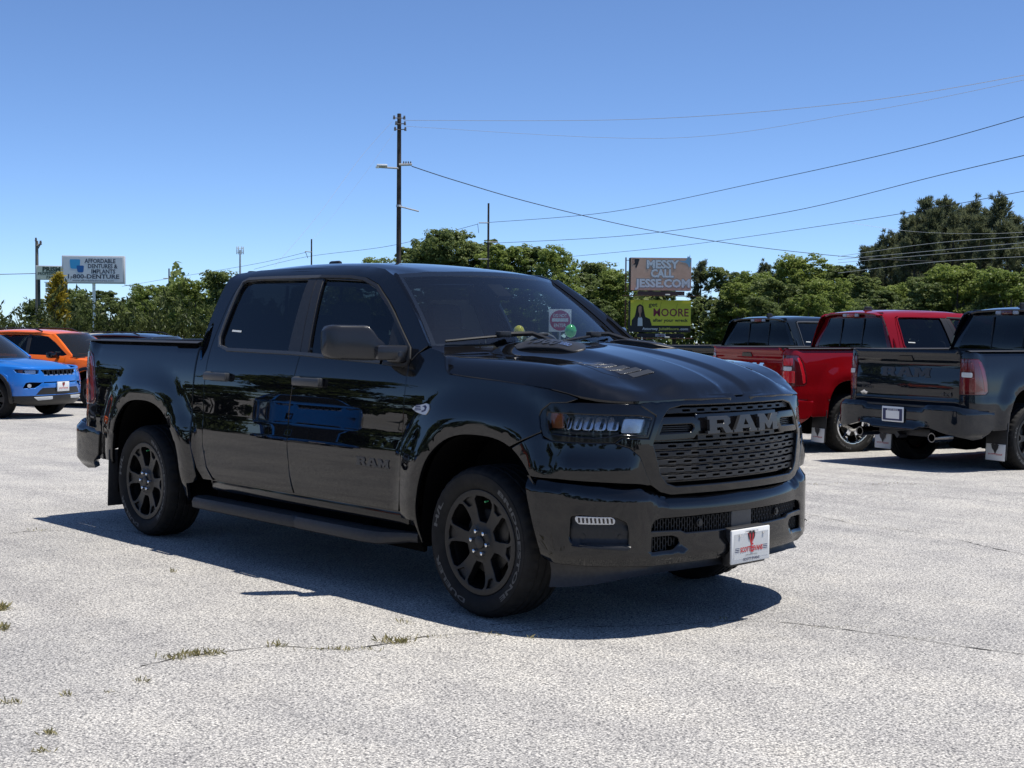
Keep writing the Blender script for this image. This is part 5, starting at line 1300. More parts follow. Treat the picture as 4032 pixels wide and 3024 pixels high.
def flaps(tr):
    for s in (-1, 1):
        b = MB(); b.box((-4.182, s*.865, .255), (.008, .27, .19), bev=.02, ry=.06); fl = b.build('mud_flap_plate', M_WHITE, tr)
        pl = lambda u, v, d: (-4.188-d-.06*v, s*.865-u, .255+v)
        r_, k_ = MB(), MB(); art(k_, k_, pl, 0, .035, .11); text(r_, 'SCOTT EVANS', pl, .030, .20, .03, 'C', 0, -.045, .002); r_.build('red_print', M_INKRED, fl, smooth=False); k_.build('black_print', M_INKBLK, fl, smooth=False)
C_ = put(copy_tree(hero, swap={'paint_black': P_NAVY, 'lens_red': mat('lens_smoked_red', (.13, .008, .010), .10, coat=1)}, skip=INT), -2.05, 13.16, 77.5); tag(C_, 'charcoal blue crew cab pickup at the right edge with a blue framed plate', 'pickup truck', GR); flaps(C_)
B_ = put(copy_tree(hero, swap={'paint_black': P_RED, 'badge_grey': M_CHROME, 'rim_satin_black': M_CHROME, 'lens_red': mat('lens_bright_red', (.60, .012, .022), .10, coat=1), 'plastic_grey': P_RED}, skip=INT), -4.46, 13.80, 71.5); tag(B_, 'deep red crew cab pickup with chrome tailgate letters', 'pickup truck', GR); flaps(B_)
A_ = put(copy_tree(hero, swap={'paint_black': P_GREEN}, skip=INT), -8.99, 17.02, 84); tag(A_, 'very dark green pickup behind the red tailgate, bed showing over the black bonnet', 'pickup truck', GR)
put(suv, -18.88, 4.58, 27)
def roof_at(o, px, py, t, h):                     # stand an SUV so that the middle of its roof shows at a pixel
    p = ground_at(px, t); q = Matrix.Rotation(R(h), 3, 'Z') @ Vector((-1.9, 0, 0)); x, y = p.x-q.x, p.y-q.y
    s_ = (along(px, py, t).z-g(x, y))/1.665; o.location = (x, y, g(x, y)); o.rotation_euler = (0, 0, R(h)); k = max(1.0, s_**.5) if s_ > 1 else 1.0; o.scale = (k, k, s_); return o
def another(lbl, pnt, x, y, h): o = put(copy_tree(suv, swap={'paint_blue': pnt}), x, y, h); tag(o, lbl, 'car', 'compact SUVs parked in a row'); globals()['LAST'] = o.name; return o
tag(suv, None, None, 'compact SUVs parked in a row')
another('orange compact SUV parked directly behind the blue one', P_ORANGE, -21.2, 7.55, 27)
another('dark blue SUV with black roof rails showing above the black pickup bed', P_DARK, -22.4, 13.4, 30); roof_at(bpy.data.objects[LAST], 540, 1306, 31, 27)
another('white SUV whose pale roof peeps out between the orange and the dark one', P_WHITE, -30.5, 16.6, 27); roof_at(bpy.data.objects[LAST], 320, 1302, 36, 27)
another('white SUV by the rear corner of the black cab, roof only', P_WHITE, -24.6, 20.4, 30); roof_at(bpy.data.objects[LAST], 800, 1313, 40, 30)
another('white compact SUV next in the row beside the blue one, outside the picture', P_WHITE, -17.5, 1.45, 27)
another('second orange compact SUV along the row, mirrored in the black bed side', P_ORANGE, -16.0, -1.6, 27)
another('grey compact SUV along the row, mirrored in the black doors', P_GREY, -14.5, -4.7, 27)
another('second blue compact SUV further along the row, mirrored in the black doors', _mats['paint_blue'], -16.8, -11.6, 27)
another('third orange compact SUV at the near end of the row, mirrored in the black wing', P_ORANGE, -9.2, -14.6, 27)

# ------------------------------------------------------------------ trees
GT = 'broadleaf trees along the far side of the road'; GP = 'tall pines on the right'
LT = [(-115, 1150, 120, 'oak', 0, 'green tree at the very left edge behind the junipers', 8), (150, 1185, 190, 'oak', 1, 'small grey green tree behind the left utility pole', 9),
      (287, 1146, 170, 'oak', 2, 'rounded tree just right of the golden conifer', 8), (405, 1150, 180, 'oak', 3, 'tree behind the white post of the dentures sign', 8),
      (490, 1180, 185, 'pine', 1, 'dark low conifer right of the dentures sign post', 7), (590, 1128, 165, 'light', 0, 'fresh green tree left of the thin pole above the yield sign', 8),
      (690, 1130, 160, 'oak', 0, 'mid green tree behind the thin pole above the yield sign', 8), (770, 1108, 150, 'light', 1, 'bright green tree between that thin pole and the black cab', 8), (862, 1078, 145, 'oak', 2, 'tallest tree at the rear edge of the black cab', 9), (960, 1150, 165, 'oak', 3, 'tree hidden low behind the black cab roof', 9),
      (1200, 1150, 190, 'oak', 1, 'tree behind the middle of the black cab roof', 10), (1390, 1085, 200, 'oak', 0, 'low tree left of the tall utility pole', 9),
      (1500, 1032, 190, 'light', 2, 'small rounded tree left of the tall utility pole base', 9), (1610, 985, 180, 'oak', 3, 'olive tree right behind the tall utility pole', 10), (1722, 926, 170, 'oak', 1, 'tall green tree between the two utility poles, left crown', 9),
      (1806, 926, 172, 'oak', 2, 'tall green tree between the two utility poles, right crown', 9), (1900, 960, 175, 'oak', 0, 'green tree behind the second utility pole', 10), (1985, 978, 168, 'light', 0, 'yellow green tree just right of the second utility pole', 9),
      (2090, 985, 170, 'oak', 3, 'broad tree above the top edge of the windscreen', 10), (2180, 985, 160, 'light', 1, 'airy tall tree left of the billboards above the windscreen', 7), (2255, 1090, 165, 'oak', 1, 'lower tree in the dip of the treeline left of the billboards', 8),
      (2340, 1045, 175, 'oak', 2, 'green tree left of the brown billboard', 10), (2430, 1075, 170, 'light', 2, 'fresh tree touching the left side of the brown billboard', 8), (2560, 1090, 185, 'oak', 0, 'tree hidden behind the brown billboard', 11),
      (2350, 1185, 150, 'oak', 3, 'rounded shrubby tree beside the yellow billboard', 7), (2755, 1032, 180, 'pine', 0, 'dark tree right behind the brown billboard edge', 8), (2840, 1065, 178, 'oak', 1, 'dark green tree left of the gap in the treeline', 8),
      (2905, 1120, 150, 'light', 0, 'light green low tree in the gap above the dark pickup cab', 9), (3005, 1042, 170, 'pine', 2, 'dark pine clump right of the gap in the treeline', 8), (3085, 1052, 165, 'oak', 2, 'tree with brownish top over the red cab', 7), (3150, 1016, 140, 'light', 1, 'bright airy tree above the red pickup cab', 7),
      (3235, 1060, 140, 'light', 2, 'fresh green broad tree right of the airy one', 8), (3330, 1055, 135, 'oak', 3, 'dense green tree at the foot of the pines', 8), (2830, 1180, 152, 'oak', 0, 'dense rounded tree right of the yellow billboard', 8), (2980, 1175, 115, 'oak', 2, 'leafy tree behind the dark pickup cab', 9), (3180, 1165, 110, 'light', 0, 'light leafy tree behind the red cab roof', 9),
      (3604, 1105, 92, 'oak', 1, 'deciduous tree in front of the pines over the red cab', 7.5), (3763, 1056, 92, 'light', 2, 'brighter deciduous tree in front of the pines', 6.5), (3975, 1072, 88, 'light', 1, 'fresh green tree before the pines at the right edge', 7), (3450, 1150, 95, 'oak', 3, 'low green tree left of the others before the pines', 6), (3880, 1160, 90, 'oak', 0, 'low dark tree over the charcoal cab', 6)]
LT += [(2960, 1085, 158, 'light', 2, 'slim fresh tree left of the dark pine clump', 7), (3060, 1110, 128, 'oak', 1, 'narrow tree behind the antenna of the dark cab', 7), (3265, 1110, 118, 'light', 1, 'fresh tree above the rear of the red cab', 6), (3390, 1090, 122, 'oak', 0, 'tree at the left foot of the pine stand', 6), (3530, 1130, 98, 'light', 0, 'pale tree over the red cab roof', 5), (3685, 1120, 96, 'oak', 2, 'dark leafy tree between the two fresh ones before the pines', 5), (3840, 1110, 94, 'light', 2, 'yellow green tree left of the charcoal cab', 5), (4040, 1100, 92, 'oak', 3, 'leafy tree cut by the right edge over the charcoal cab', 6)]
for a in LT: tree(a[0], a[1], a[2], a[3], a[4], a[5], a[6], GT)
for a in [(3440, 971, 132, 0, 'leftmost short pine of the stand', 6), (3520, 926, 134, 1, 'second pine from the left of the stand', 6.5), (3560, 868, 130, 2, 'pine with a gap under its leaning left top', 6.5), (3622, 802, 132, 3, 'tall pine left of the flat topped one', 6.5), (3700, 794, 136, 0, 'tall flat topped pine in the middle of the stand', 7.5), (3770, 826, 140, 1, 'pine just right of the flat topped one', 6.5), (3812, 806, 128, 2, 'slim pine with a pointed tip', 5.5), (3880, 844, 134, 3, 'broken looking pine before the tallest spire', 5.5), (3920, 782, 126, 1, 'narrow spire like pine near the right edge', 4.6), (3982, 858, 130, 0, 'pine beyond the narrow spire', 6), (4040, 894, 128, 2, 'pine cut by the right edge of the picture', 7), (4150, 876, 128, 3, 'pine outside the right edge', 7), (3405, 985, 126, 3, 'small pine at the left foot of the stand', 5), (3480, 935, 124, 2, 'short pine in front of the left slope of the stand', 5.5), (3590, 860, 122, 1, 'pine in front of the gap under the leaning top', 5.5), (3660, 830, 121, 0, 'pine in front of the tall left one', 6), (3740, 850, 122, 2, 'pine in front of the flat topped one', 6), (3850, 865, 120, 3, 'pine in front of the broken looking one', 6), (3955, 880, 120, 1, 'pine in front of the narrow spire', 6), (4075, 900, 120, 0, 'pine in front of the rightmost ones', 6)]:
    tree(a[0], a[1], a[2], 'pine', a[3], a[4], a[5], GP)
index_kids()
# the trees that stand behind the viewer and show only as reflections
for i in range(34):
    a = R(-176+5.2*i); d = 58+9*math.sin(i*1.7); x, y = -1+d*math.cos(a), -1+d*math.sin(a)
    root, H, Rr = tree_proto('oak', i % 4); o = copy_tree(root); s = (.50+.16*math.sin(i*2.3)); o.location = (x, y, -1.6); o.scale = (s*1.8, s*1.8, s*1.1); o.rotation_euler = (0, 0, i*1.3)
    tag(o, 'broadleaf tree of the row behind the viewer, seen in the paint', 'tree', 'trees behind the viewer')
# understorey of the far wood
nrng = np.random.default_rng(5)
N = 30000; px = nrng.uniform(290, 4400, N); t = nrng.uniform(176, 196, N); hh = 7.2+2.2*np.sin(px*.011)+1.4*np.sin(px*.037+1)+.9*np.sin(px*.083)
K = np.array([along(a, 1512, b_) for a, b_ in zip(px, t)]); K[:, 2] = np.array([g(k[0], k[1]) for k in K])+hh*nrng.uniform(0, 1, N)**.7
o = leaves('woodland', K, unit(N)+np.array([0, 0, .5]), nrng.uniform(.5, 1.1, N), L_OAK); tag(o, kind='stuff')
# junipers
def juniper(px, t, h, rad, lbl, m=L_JUN, name='juniper_shrub', seed=1, n=150, grp='spreading junipers in the hedge', narrow=False):
    r_ = np.random.default_rng(seed); p = ground_at(px, t); root = empty(name, p, seed, lbl, 'shrub', grp); cs = []; al = []
    b = MB()
    for k in range(n):
        a = r_.uniform(0, 2*math.pi)
        if narrow:
            z0 = h*r_.uniform(0, .95); ln = (rad*(1-z0/h)**.8+.12)*r_.uniform(.6, 1.15); d = np.array([math.cos(a), math.sin(a), r_.uniform(.2, .8)])
        else:
            z0 = h*r_.uniform(.0, .35); ln = rad*r_.uniform(.55, 1.1); d = np.array([math.cos(a), math.sin(a), r_.uniform(.25, 1.25)*h/rad*.75])
        s0 = np.array([0, 0, z0]); e = s0+d*ln
        if k % 4 == 0: b.tube([tuple(s0*.5), tuple(s0+d*ln*.6)], [.03, .01], 4)
        for q in range(44):
            f = r_.uniform(.25, 1.0); c = s0+d*ln*f+r_.normal(0, .075*(1.25-f)+.02, 3)+np.array([0, 0, -.12*f*f*(0 if narrow else 1)]); cs.append(c); al.append(d/np.linalg.norm(d)+r_.normal(0, .42, 3))
    c = np.array(cs); c[:, 2] = np.maximum(c[:, 2], .02); globals()['nrng'] = np.random.default_rng(seed)
    leaves('foliage', c, unit(len(c)), r_.uniform(.10, .24, len(c)), m, root, .42, np.array(al), .1); b.build('branches', M_BARK, root); return root
for i, (px, t, h) in enumerate([(-190, 37, 2.3), (20, 38, 2.55), (190, 37.5, 2.35), (370, 38, 2.35), (545, 38, 2.5), (720, 38.5, 2.45), (880, 39, 2.4), (1010, 40, 2.3)]):
    juniper(px, t, h, 1.75, ['dark juniper outside the left edge', 'dark juniper behind the orange car, at the left edge', 'juniper at the foot of the left utility pole', 'juniper under the golden conifer', 'juniper below the white sign post', 'juniper left of the yield sign', 'last juniper right by the yield sign', 'juniper behind the black cab'][i], seed=20+i)
juniper(228, 56, 4.25, .85, 'narrow golden yellow conifer under the white signs', L_GOLD, 'golden_conifer', 77, 170, None, True)
# weeds rooted in the cracks
r_ = np.random.default_rng(3); cs = []; al = []; sz = []
for (px, py, sx, n, hgt) in [(680, 2596, 55, 70, .05), (780, 2580, 75, 150, .06), (860, 2570, 20, 30, .04), (1085, 2545, 30, 50, .05), (1340, 2560, 120, 120, .035), (1560, 2532, 50, 130, .06), (1690, 2512, 90, 50, .03), (1600, 2455, 30, 25, .05), (1930, 2500, 60, 40, .03), (2880, 2442, 60, 30, .03), (3250, 2470, 160, 70, .02), (3650, 2515, 130, 50, .02), (10, 2400, 22, 90, .07), (15, 2480, 18, 60, .06), (40, 2770, 40, 60, .04), (195, 2890, 30, 60, .04), (165, 2960, 40, 60, .035), (270, 2740, 22, 30, .04), (560, 2685, 25, 40, .04), (430, 2725, 20, 20, .03), (680, 2252, 14, 40, .04), (3310, 2050, 140, 60, .02), (3560, 2085, 120, 50, .02), (3300, 1908, 160, 60, .03), (3600, 1906, 160, 60, .03), (150, 2090, 50, 40, .03), (2100, 2515, 20, 14, .05)]:
    for k in range(int(n*.6)):
        p = ghit(px+r_.normal(0, sx*.6), py+r_.normal(0, 3.0)); d = r_.normal(0, .7, 3); d[2] = abs(r_.normal(.9, .3)); ln = hgt*r_.uniform(.3, .9)
        cs.append(np.array(p)+d/np.linalg.norm(d)*ln*.5); al.append(d); sz.append(ln)
nrng = np.random.default_rng(4); o = leaves('crack_weeds', np.array(cs), unit(len(cs)), np.array(sz), L_WEED, None, .28, np.array(al), .1); tag(o, kind='stuff')

# ------------------------------------------------------------------ poles, lamps, wires
M_POLE = noise_tint(mat('pole_timber', rough=.9), (.035, .026, .020), (.075, .058, .045), 3, bump=.3, bdist=.01)
M_GALV = mat('galvanised_steel', (.42, .43, .44), .45, .6)
M_PORC = mat('insulator_grey', (.16, .15, .15), .3)
M_WIRE = mat('wire_black', (.03, .032, .04), .6)
M_WIREL = mat('wire_aluminium', (.50, .52, .55), .5, .4)
M_LAMPW = mat('lamp_white', (.80, .80, .78), .4)
def pole(px0, top, t, r, lbl, lean=0, grp='timber utility poles along the road'):
    p = ground_at(px0, t); tp = along(px0, top, t); root = empty('utility_pole', p, facing(p), lbl, 'utility pole', grp)
    h = tp.z-p.z; b = MB(); b.tube([(lean*-1, 0, -.5), (lean*-.5, 0, h*.5), (0, 0, h)], [r*1.15, r, r*.82], 12); b.build('pole_shaft', M_POLE, root); return root, h, t/FPX, p
def arm(root, x0, z0, x1, z1, r=.05, m=None, name='cross_arm'):
    b = MB(); b.tube([(x0, -.12, z0), (x1, -.12, z1)], r, 8); return b.build(name, m or M_GALV, root)
def insul(root, x, z, s=.09):
    b = MB(); b.lathe([(0, 0), (s*.45, .0), (s*.5, s*.4), (s*.3, s*.5), (s*.5, s*.9), (s*.3, s), (s*.4, s*1.4), (0, s*1.5)], 10, axis='Z', c=(x, -.12, z)); b.build('insulator', M_PORC, root)
r1, h1, k1, p1 = pole(1568, 455, 63, .115, 'tallest dark timber utility pole with a lamp arm, behind the cab')
zz = lambda top, py, h, k: h-(py-top)*k
for px, py in ((1548, 474), (1588, 474), (1590, 496), (1556, 496), (1592, 518), (1552, 518)):
    arm(r1, 0, zz(455, py, h1, k1), (px-1568)*k1, zz(455, py, h1, k1)+.02, .022, M_PORC, 'insulator_bracket'); insul(r1, (px-1568)*k1, zz(455, py, h1, k1)-.05, .12)
arm(r1, 0, zz(455, 668, h1, k1), -88*k1, zz(455, 664, h1, k1), .045, None, 'lamp_arm')
b = MB(); b.box((-66*k1, -.14, zz(455, 658, h1, k1)), (.50, .22, .10), bev=.03); b.box((-84*k1, -.14, zz(455, 665, h1, k1)), (.16, .12, .10), bev=.03); b.build('street_lamp_head', M_LAMPW, r1)
arm(r1, 0, zz(455, 654, h1, k1), 50*k1, zz(455, 652, h1, k1), .06)
for i in range(4): insul(r1, (18+9*i)*k1, zz(455, 650, h1, k1), .08)
arm(r1, 0, zz(455, 815, h1, k1), 78*k1, zz(455, 834, h1, k1), .035, None, 'brace_rod')
b = MB(); b.lathe([(.135, -.05), (.135, .05)], 12, axis='Z', c=(0, 0, zz(455, 813, h1, k1))); b.build('pole_band', M_GALV, r1)
r2, h2, k2, p2 = pole(1919, 803, 120, .105, 'second dark timber pole, shorter, with three side arms')
for py, x in ((880, -38), (955, 38), (1022, -38)): arm(r2, 0, zz(803, py, h2, k2), x*k2, zz(803, py, h2, k2), .05)
arm(r2, -42*k2, zz(803, 883, h2, k2), -38*k2, zz(803, 920, h2, k2), .02, M_WIRE, 'wire_tail')
r3, h3, k3, p3 = pole(1226, 943, 154, .10, 'thin far pole rising over the cab roof')
arm(r3, 0, zz(943, 994, h3, k3), -26*k3, zz(943, 992, h3, k3), .05); arm(r3, -24*k3, zz(943, 992, h3, k3), -14*k3, zz(943, 1018, h3, k3), .03, M_WIRE, 'wire_tail')
r4, h4, k4, p4 = pole(667, 1058, 200, .12, 'thin far pole above the yield sign')
for py in (1097, 1136, 1229): arm(r4, 0, zz(1058, py, h4, k4), -22*k4, zz(1058, py, h4, k4), .07)
M_POLE = mat('pole_grey_timber', (.17, .155, .135), .9)
r5, h5, k5, p5 = pole(149, 950, 118, .16, 'grey timber pole at the left in front of the green sign')
arm(r5, 0, zz(950, 970, h5, k5), 14*k5, zz(950, 962, h5, k5), .09, M_POLE); insul(r5, 14*k5, zz(950, 965, h5, k5), .25); insul(r5, -3*k5, zz(950, 952, h5, k5), .22); arm(r5, 2*k5, zz(950, 985, h5, k5), 12*k5, zz(950, 966, h5, k5), .05, M_POLE, 'arm_strut')
# cell mast far off
p = ground_at(946, 260); root = empty('phone_mast', p, facing(p), 'slim phone mast with a crown of antennas above the cab', 'mast')
hm = along(946, 985, 260).z-p.z; b = MB(); b.tube([(0, 0, -.5), (0, 0, hm)], [.35, .16], 10); b.build('mast_shaft', M_GALV, root)
b = MB(); b.tube([(-.55, 0, hm-.5), (.55, 0, hm-.5)], .05, 6); b.tube([(-.55, 0, hm+.3), (.55, 0, hm+.3)], .05, 6); b.build('antenna_ring', M_GALV, root)
for i in range(6):
    a = 2*math.pi*i/6; b = MB(); b.box((.62*math.cos(a), .62*math.sin(a), hm-.1), (.16, .16, 1.5), bev=.03); b.build('antenna_panel', M_OFFWHITE, root)
def wire(pts, lbl, r=.018, m=None, sag=0.0):
    P = [along(*q) for q in pts]; Q = []
    if len(P) == 2:
        for i in range(25):
            s = i/24; v = P[0].lerp(P[1], s); v.z -= sag*4*s*(1-s); Q.append(v)
    else:
        for i in range(len(P)-1):
            a, b0, c, d = P[max(i-1, 0)], P[i], P[i+1], P[min(i+2, len(P)-1)]
            for j in range(8):
                s = j/8; Q.append(.5*(2*b0+(c-a)*s+(2*a-5*b0+4*c-d)*s*s+(3*b0-a-3*c+d)*s**3))
        Q.append(P[-1])
    b = MB(); b.tube(Q, r, 5); o = b.build('overhead_wire', m or M_WIRE); tag(o, lbl, 'wire', 'overhead wires'); return o
wire([(1590, 474, 63), (2500, 470, 55), (3350, 405, 45), (4150, 275, 38)], 'pale topmost wire from the tall pole to the upper right corner', .010, M_WIREL)
wire([(1592, 497, 63), (2600, 545, 56), (3400, 440, 46), (4150, 290, 38)], 'thin pale wire just under the topmost one', .007, M_WIREL)
wire([(1622, 655, 63), (1800, 713, 68), (2100, 800, 76), (2500, 895, 88), (2850, 955, 96), (3150, 993, 104), (3430, 1018, 112), (3700, 1030, 118)], 'thick dark cable drooping right from the tall pole arm', .024)
wire([(1925, 876, 120), (2400, 835, 104), (3000, 715, 84), (3600, 580, 70), (4150, 425, 60)], 'upper dark wire rising right from the second pole', .020)
wire([(1958, 957, 120), (2500, 925, 104), (3100, 835, 86), (3700, 690, 70), (4150, 585, 60)], 'middle dark wire rising right from the second pole', .020)
wire([(2250, 1010, 130), (2700, 965, 112), (3300, 880, 92), (3700, 815, 76), (4150, 730, 64)], 'lower dark wire crossing in front of the pines', .018)
wire([(1882, 882, 120), (1700, 930, 124), (1500, 974, 132), (1202, 1012, 154), (1000, 1060, 170)], 'wire between the second pole and the thin pole over the roof', .020)
wire([(1202, 994, 154), (1000, 1040, 172), (645, 1100, 200), (480, 1128, 210)], 'far wire continuing left from the thin pole', .022)
wire([(1545, 478, 63), (1420, 620, 62), (1250, 850, 60), (1080, 1050, 58)], 'faint service wire dropping left from the tall pole top', .006, M_WIREL)
wire([(1552, 520, 63), (1440, 680, 62), (1310, 850, 61), (1230, 945, 60)], 'second faint service wire left of the tall pole', .004, M_WIREL)
wire([(-120, 1083, 112), (140, 1077, 118)], 'short wire running left out of the picture from the grey pole', .03)
wire([(490, 1122, 118), (650, 1145, 200)], 'wire from behind the dentures sign to the thin far pole', .03)
for i, (a0, a1, b0) in enumerate([(1010, 955, 925), (1022, 985, 945), (1035, 1000, 965), (1075, 1030, 1005)]):
    wire([(3300, a0, 88), (3700, a1, 82), (4150, b0, 76)], ['highest wire crossing the dark pines', 'second wire crossing the dark pines', 'third wire crossing the dark pines', 'lowest wire crossing the dark pines'][i], .014, M_WIREL)
wire([(3350, 878, 98), (3600, 912, 96), (3900, 920, 92), (4150, 905, 90)], 'slack pale wire over the pine tops', .010, M_WIREL)

# ------------------------------------------------------------------ signs
def signroot(name, px, t, lbl, cat, yaw=0, grp=None):
    p = ground_at(px, t); return empty(name, p, facing(p)+R(yaw), lbl, cat, grp), p, t/FPX
M_SIGNW = mat('sign_white', (.70, .72, .75), .45); M_SIGNFR = mat('sign_frame', (.55, .56, .58), .5); M_INKGREY = mat('ink_grey', (.045, .055, .085), .5)
M_CYAN = mat('ink_cyan', (.05, .36, .68), .5); M_MIDBLUE = mat('ink_blue', (.012, .12, .38), .5); M_DKGREEN = mat('sign_green_post', (.02, .035, .03), .6); M_PALEG = mat('sign_pale_green', (.50, .56, .47), .5); M_INKGREEN = mat('ink_dark_green', (.03, .05, .03), .5)
root, p, k = signroot('roadside_sign', 372, 100, 'large white roadside sign reading AFFORDABLE DENTURES and IMPLANTS on a white post', 'sign', -14)
zc = along(372, 1063, 100).z-p.z; W_, H_ = 4.60, 2.08
b = MB(); b.box((0, 0, zc), (W_, .45, H_), bev=.03); b.build('sign_cabinet', M_SIGNFR, root)
b = MB(); b.box((0, -.232, zc), (W_-.22, .02, H_-.22)); b.build('sign_face', M_SIGNW, root)
b = MB(); b.tube([(0, .0, -.3), (0, 0, zc-H_/2)], .115, 14); b.build('sign_post', M_LAMPW, root)
pl = lambda u, v, d: (u, -.244-d, zc+v)
b = MB()
for L, mm, nm in (([(-1.72, .76), (-.93, .76), (-.98, .12), (-1.08, .05), (-1.54, .05), (-1.66, .12)], M_CYAN, 'tooth_logo'), ([(-1.22, .30), (-.66, .30), (-.70, -.16), (-.78, -.22), (-1.06, -.22), (-1.15, -.14)], M_MIDBLUE, 'small_tooth_logo')):
    q = MB(); L = rounded(L, .09); d = .004 if nm == 'tooth_logo' else .009; q.add([pl(u, v, d) for u, v in L], [tuple(range(len(L)))[::-1]]); q.build(nm, mm, root, smooth=False)
b = MB(); text(b, 'AFFORDABLE', pl, .30, 2.28, .03, 'C', .52, .50, .004); text(b, 'DENTURES &', pl, .30, 2.18, .03, 'C', .72, .11, .004); text(b, 'IMPLANTS', pl, .30, 1.76, .03, 'C', .76, -.28, .004); text(b, '1-800-DENTURE', pl, .30, 3.78, .03, 'C', .05, -.66, .004); text(b, 'www.affordabledentures.com', pl, .13, 3.05, .01, 'C', 0, -.88, .004); b.build('sign_lettering', M_INKGREY, root, smooth=False)
root, p, k = signroot('park_sign', 205, 108, 'older green and white sign reading PRISM PROFESSIONAL PARK behind the dentures sign', 'sign', -10)
zc = along(205, 1075, 108).z-p.z; zp = lambda py: along(205, py, 108).z-p.z
b = MB(); b.box((0, 0, zc), (2.35, .30, 1.15), bev=.02); b.build('sign_cabinet', M_SIGNFR, root)
b = MB(); b.box((0, -.156, zc), (2.22, .016, 1.02)); b.build('sign_face', M_PALEG, root)
for x in (-.97, 1.15): b = MB(); b.box((x, .02, zc/2-.3), (.20, .20, zc+.2)); b.build('sign_post', M_DKGREEN, root)
b = MB(); b.box((-.0, 0, zp(1112)), (1.1, .05, .05)); b.build('hanger_bar', M_DKGREEN, root)
for i in range(2): b = MB(); b.box((.12, -.02, zp(1118+20*i)-.1), (1.15, .06, .34), bev=.01); b.build('tenant_panel', M_PALEG, root)
pl = lambda u, v, d: (u, -.166-d, zc+v)
b = MB(); text(b, 'PRISM', pl, .34, 1.40, .05, 'C', .05, .12, .004); text(b, 'PROFESSIONAL', pl, .21, 2.0, .03, 'C', .0, -.18, .004); text(b, 'PARK', pl, .21, .78, .03, 'C', .05, -.46, .004); b.box(tuple(pl(.05, .055, .004)), (1.5, .004, .03)); b.build('sign_lettering', M_INKGREEN, root, smooth=False)
# billboards
M_BROWN = noise_tint(mat('billboard_brown', rough=.6), (.66, .40, .28), (.74, .46, .33), 1.5); M_YEL = mat('billboard_yellow', (.80, .74, .07), .6); M_MAROON = mat('ink_maroon', (.26, .02, .06), .6); M_STEELDK = mat('billboard_steel', (.035, .03, .03), .7); M_RUST = mat('billboard_edge', (.16, .06, .045), .7); M_SKIN = mat('print_skin', (.50, .28, .20), .6); M_HAIR = mat('print_hair', (.02, .012, .01), .6); M_DUST = mat('print_duster_blue', (.22, .42, .58), .6); M_JACKET = mat('print_jacket', (.02, .02, .026), .6); M_YTXT = mat('ink_yellow', (.60, .58, .12), .6)
root, p, k = signroot('billboard', 2598, 141, 'double billboard, brown MESSY CALL JESSE.COM panel above a yellow attorney panel', 'billboard', 9)
zb = lambda py: along(2598, py, 141).z-p.z
WB_ = 6.42
for (y0, y1, nm, mm) in ((1016, 1144, 'upper_panel', M_BROWN), (1182, 1282, 'lower_panel', M_YEL)):
    z0, z1 = zb(y1), zb(y0); b = MB(); b.box((0, .03, (z0+z1)/2), (WB_, .10, z1-z0)); b.build(nm, mm, root)
b = MB(); b.box((0, .03, (zb(1308)+zb(1283))/2), (WB_, .10, zb(1283)-zb(1308)-.004)); b.build('lower_strip', M_JACKET, root)
for (y0, y1) in ((1014, 1146), (1182, 1310)):
    z0, z1 = zb(y1), zb(y0); b = MB(); b.box((-.05, .75, (z0+z1)/2), (WB_, 1.2, z1-z0-.1)); b.build('panel_framework', M_STEELDK, root)
    b = MB(); b.box((-WB_/2-.42, .95, (z0+z1)/2), (.14, .10, z1-z0)); b.box((-WB_/2-.2, .95, z0+.3), (.5, .06, .06)); b.box((-WB_/2-.2, .95, z1-.3), (.5, .06, .06)); b.box((-WB_/2-.2, .95, (z1+z0)/2), (.5, .06, .06)); b.build('panel_edge', M_RUST, root)
for y0 in (1152, 1318):
    b = MB(); b.box((0, -.55, zb(y0+14)), (WB_+1.8 if y0 < 1200 else WB_+.2, 1.0, .07)); b.build('catwalk', M_RUST, root); b = MB(); b.box((0, -.02, zb(y0+3)), (WB_*.78, .12, .42)); b.build('catwalk_skirt', M_STEELDK, root)
    b = MB(); b.box((.55, -1.0, zb(y0+10)), (.52, .22, .16), bev=.05); b.build('floodlight', M_OFFWHITE, root)
b = MB(); b.box((0, -.09, zb(1320)), (1.1, .02, .28)); b.build('owner_plaque', M_OFFWHITE, root); b = MB(); text(b, 'LAMAR', lambda u, v, d: (u, -.102-d, zb(1320)+v), .15, .8, .03, 'C', 0, -.075); b.build('plaque_lettering', M_MAROON, root, smooth=False)
for x in (-1.6, 1.6): b = MB(); b.tube([(x, .8, -.5), (x, .8, zb(1320))], .22, 10); b.build('billboard_post', M_STEELDK, root)
zc = (zb(1016)+zb(1144))/2; pl = lambda u, v, d: (u, -.022-d, zc+v)
b = MB()
for t_, w, y, x in (('MESSY', 3.55, .62, .18), ('CALL', 2.55, -.33, .12), ('JESSE.COM', 5.95, -1.38, .15)): text(b, t_, pl, .84, w, .07, 'C', x, y, .003)
b.build('letter_outline', mat('ink_outline', (.20, .21, .24), .6), root, smooth=False)
b = MB()
for t_, w, y, x in (('MESSY', 3.45, .64, .18), ('CALL', 2.45, -.31, .12), ('JESSE.COM', 5.85, -1.36, .15)): text(b, t_, pl, .80, w, .045, 'C', x, y, .012)
b.build('sign_lettering', M_SIGNW, root, smooth=False)
b = MB(); b.add([pl(u, v, .004) for u, v in ((-3.1, 1.60), (-2.3, 1.60), (-2.45, 1.05), (-2.65, .62), (-2.78, .70), (-2.72, 1.0), (-2.85, .95), (-3.0, .98))], [tuple(range(8))[::-1]]); b.build('printed_sleeve', M_JACKET, root, smooth=False)
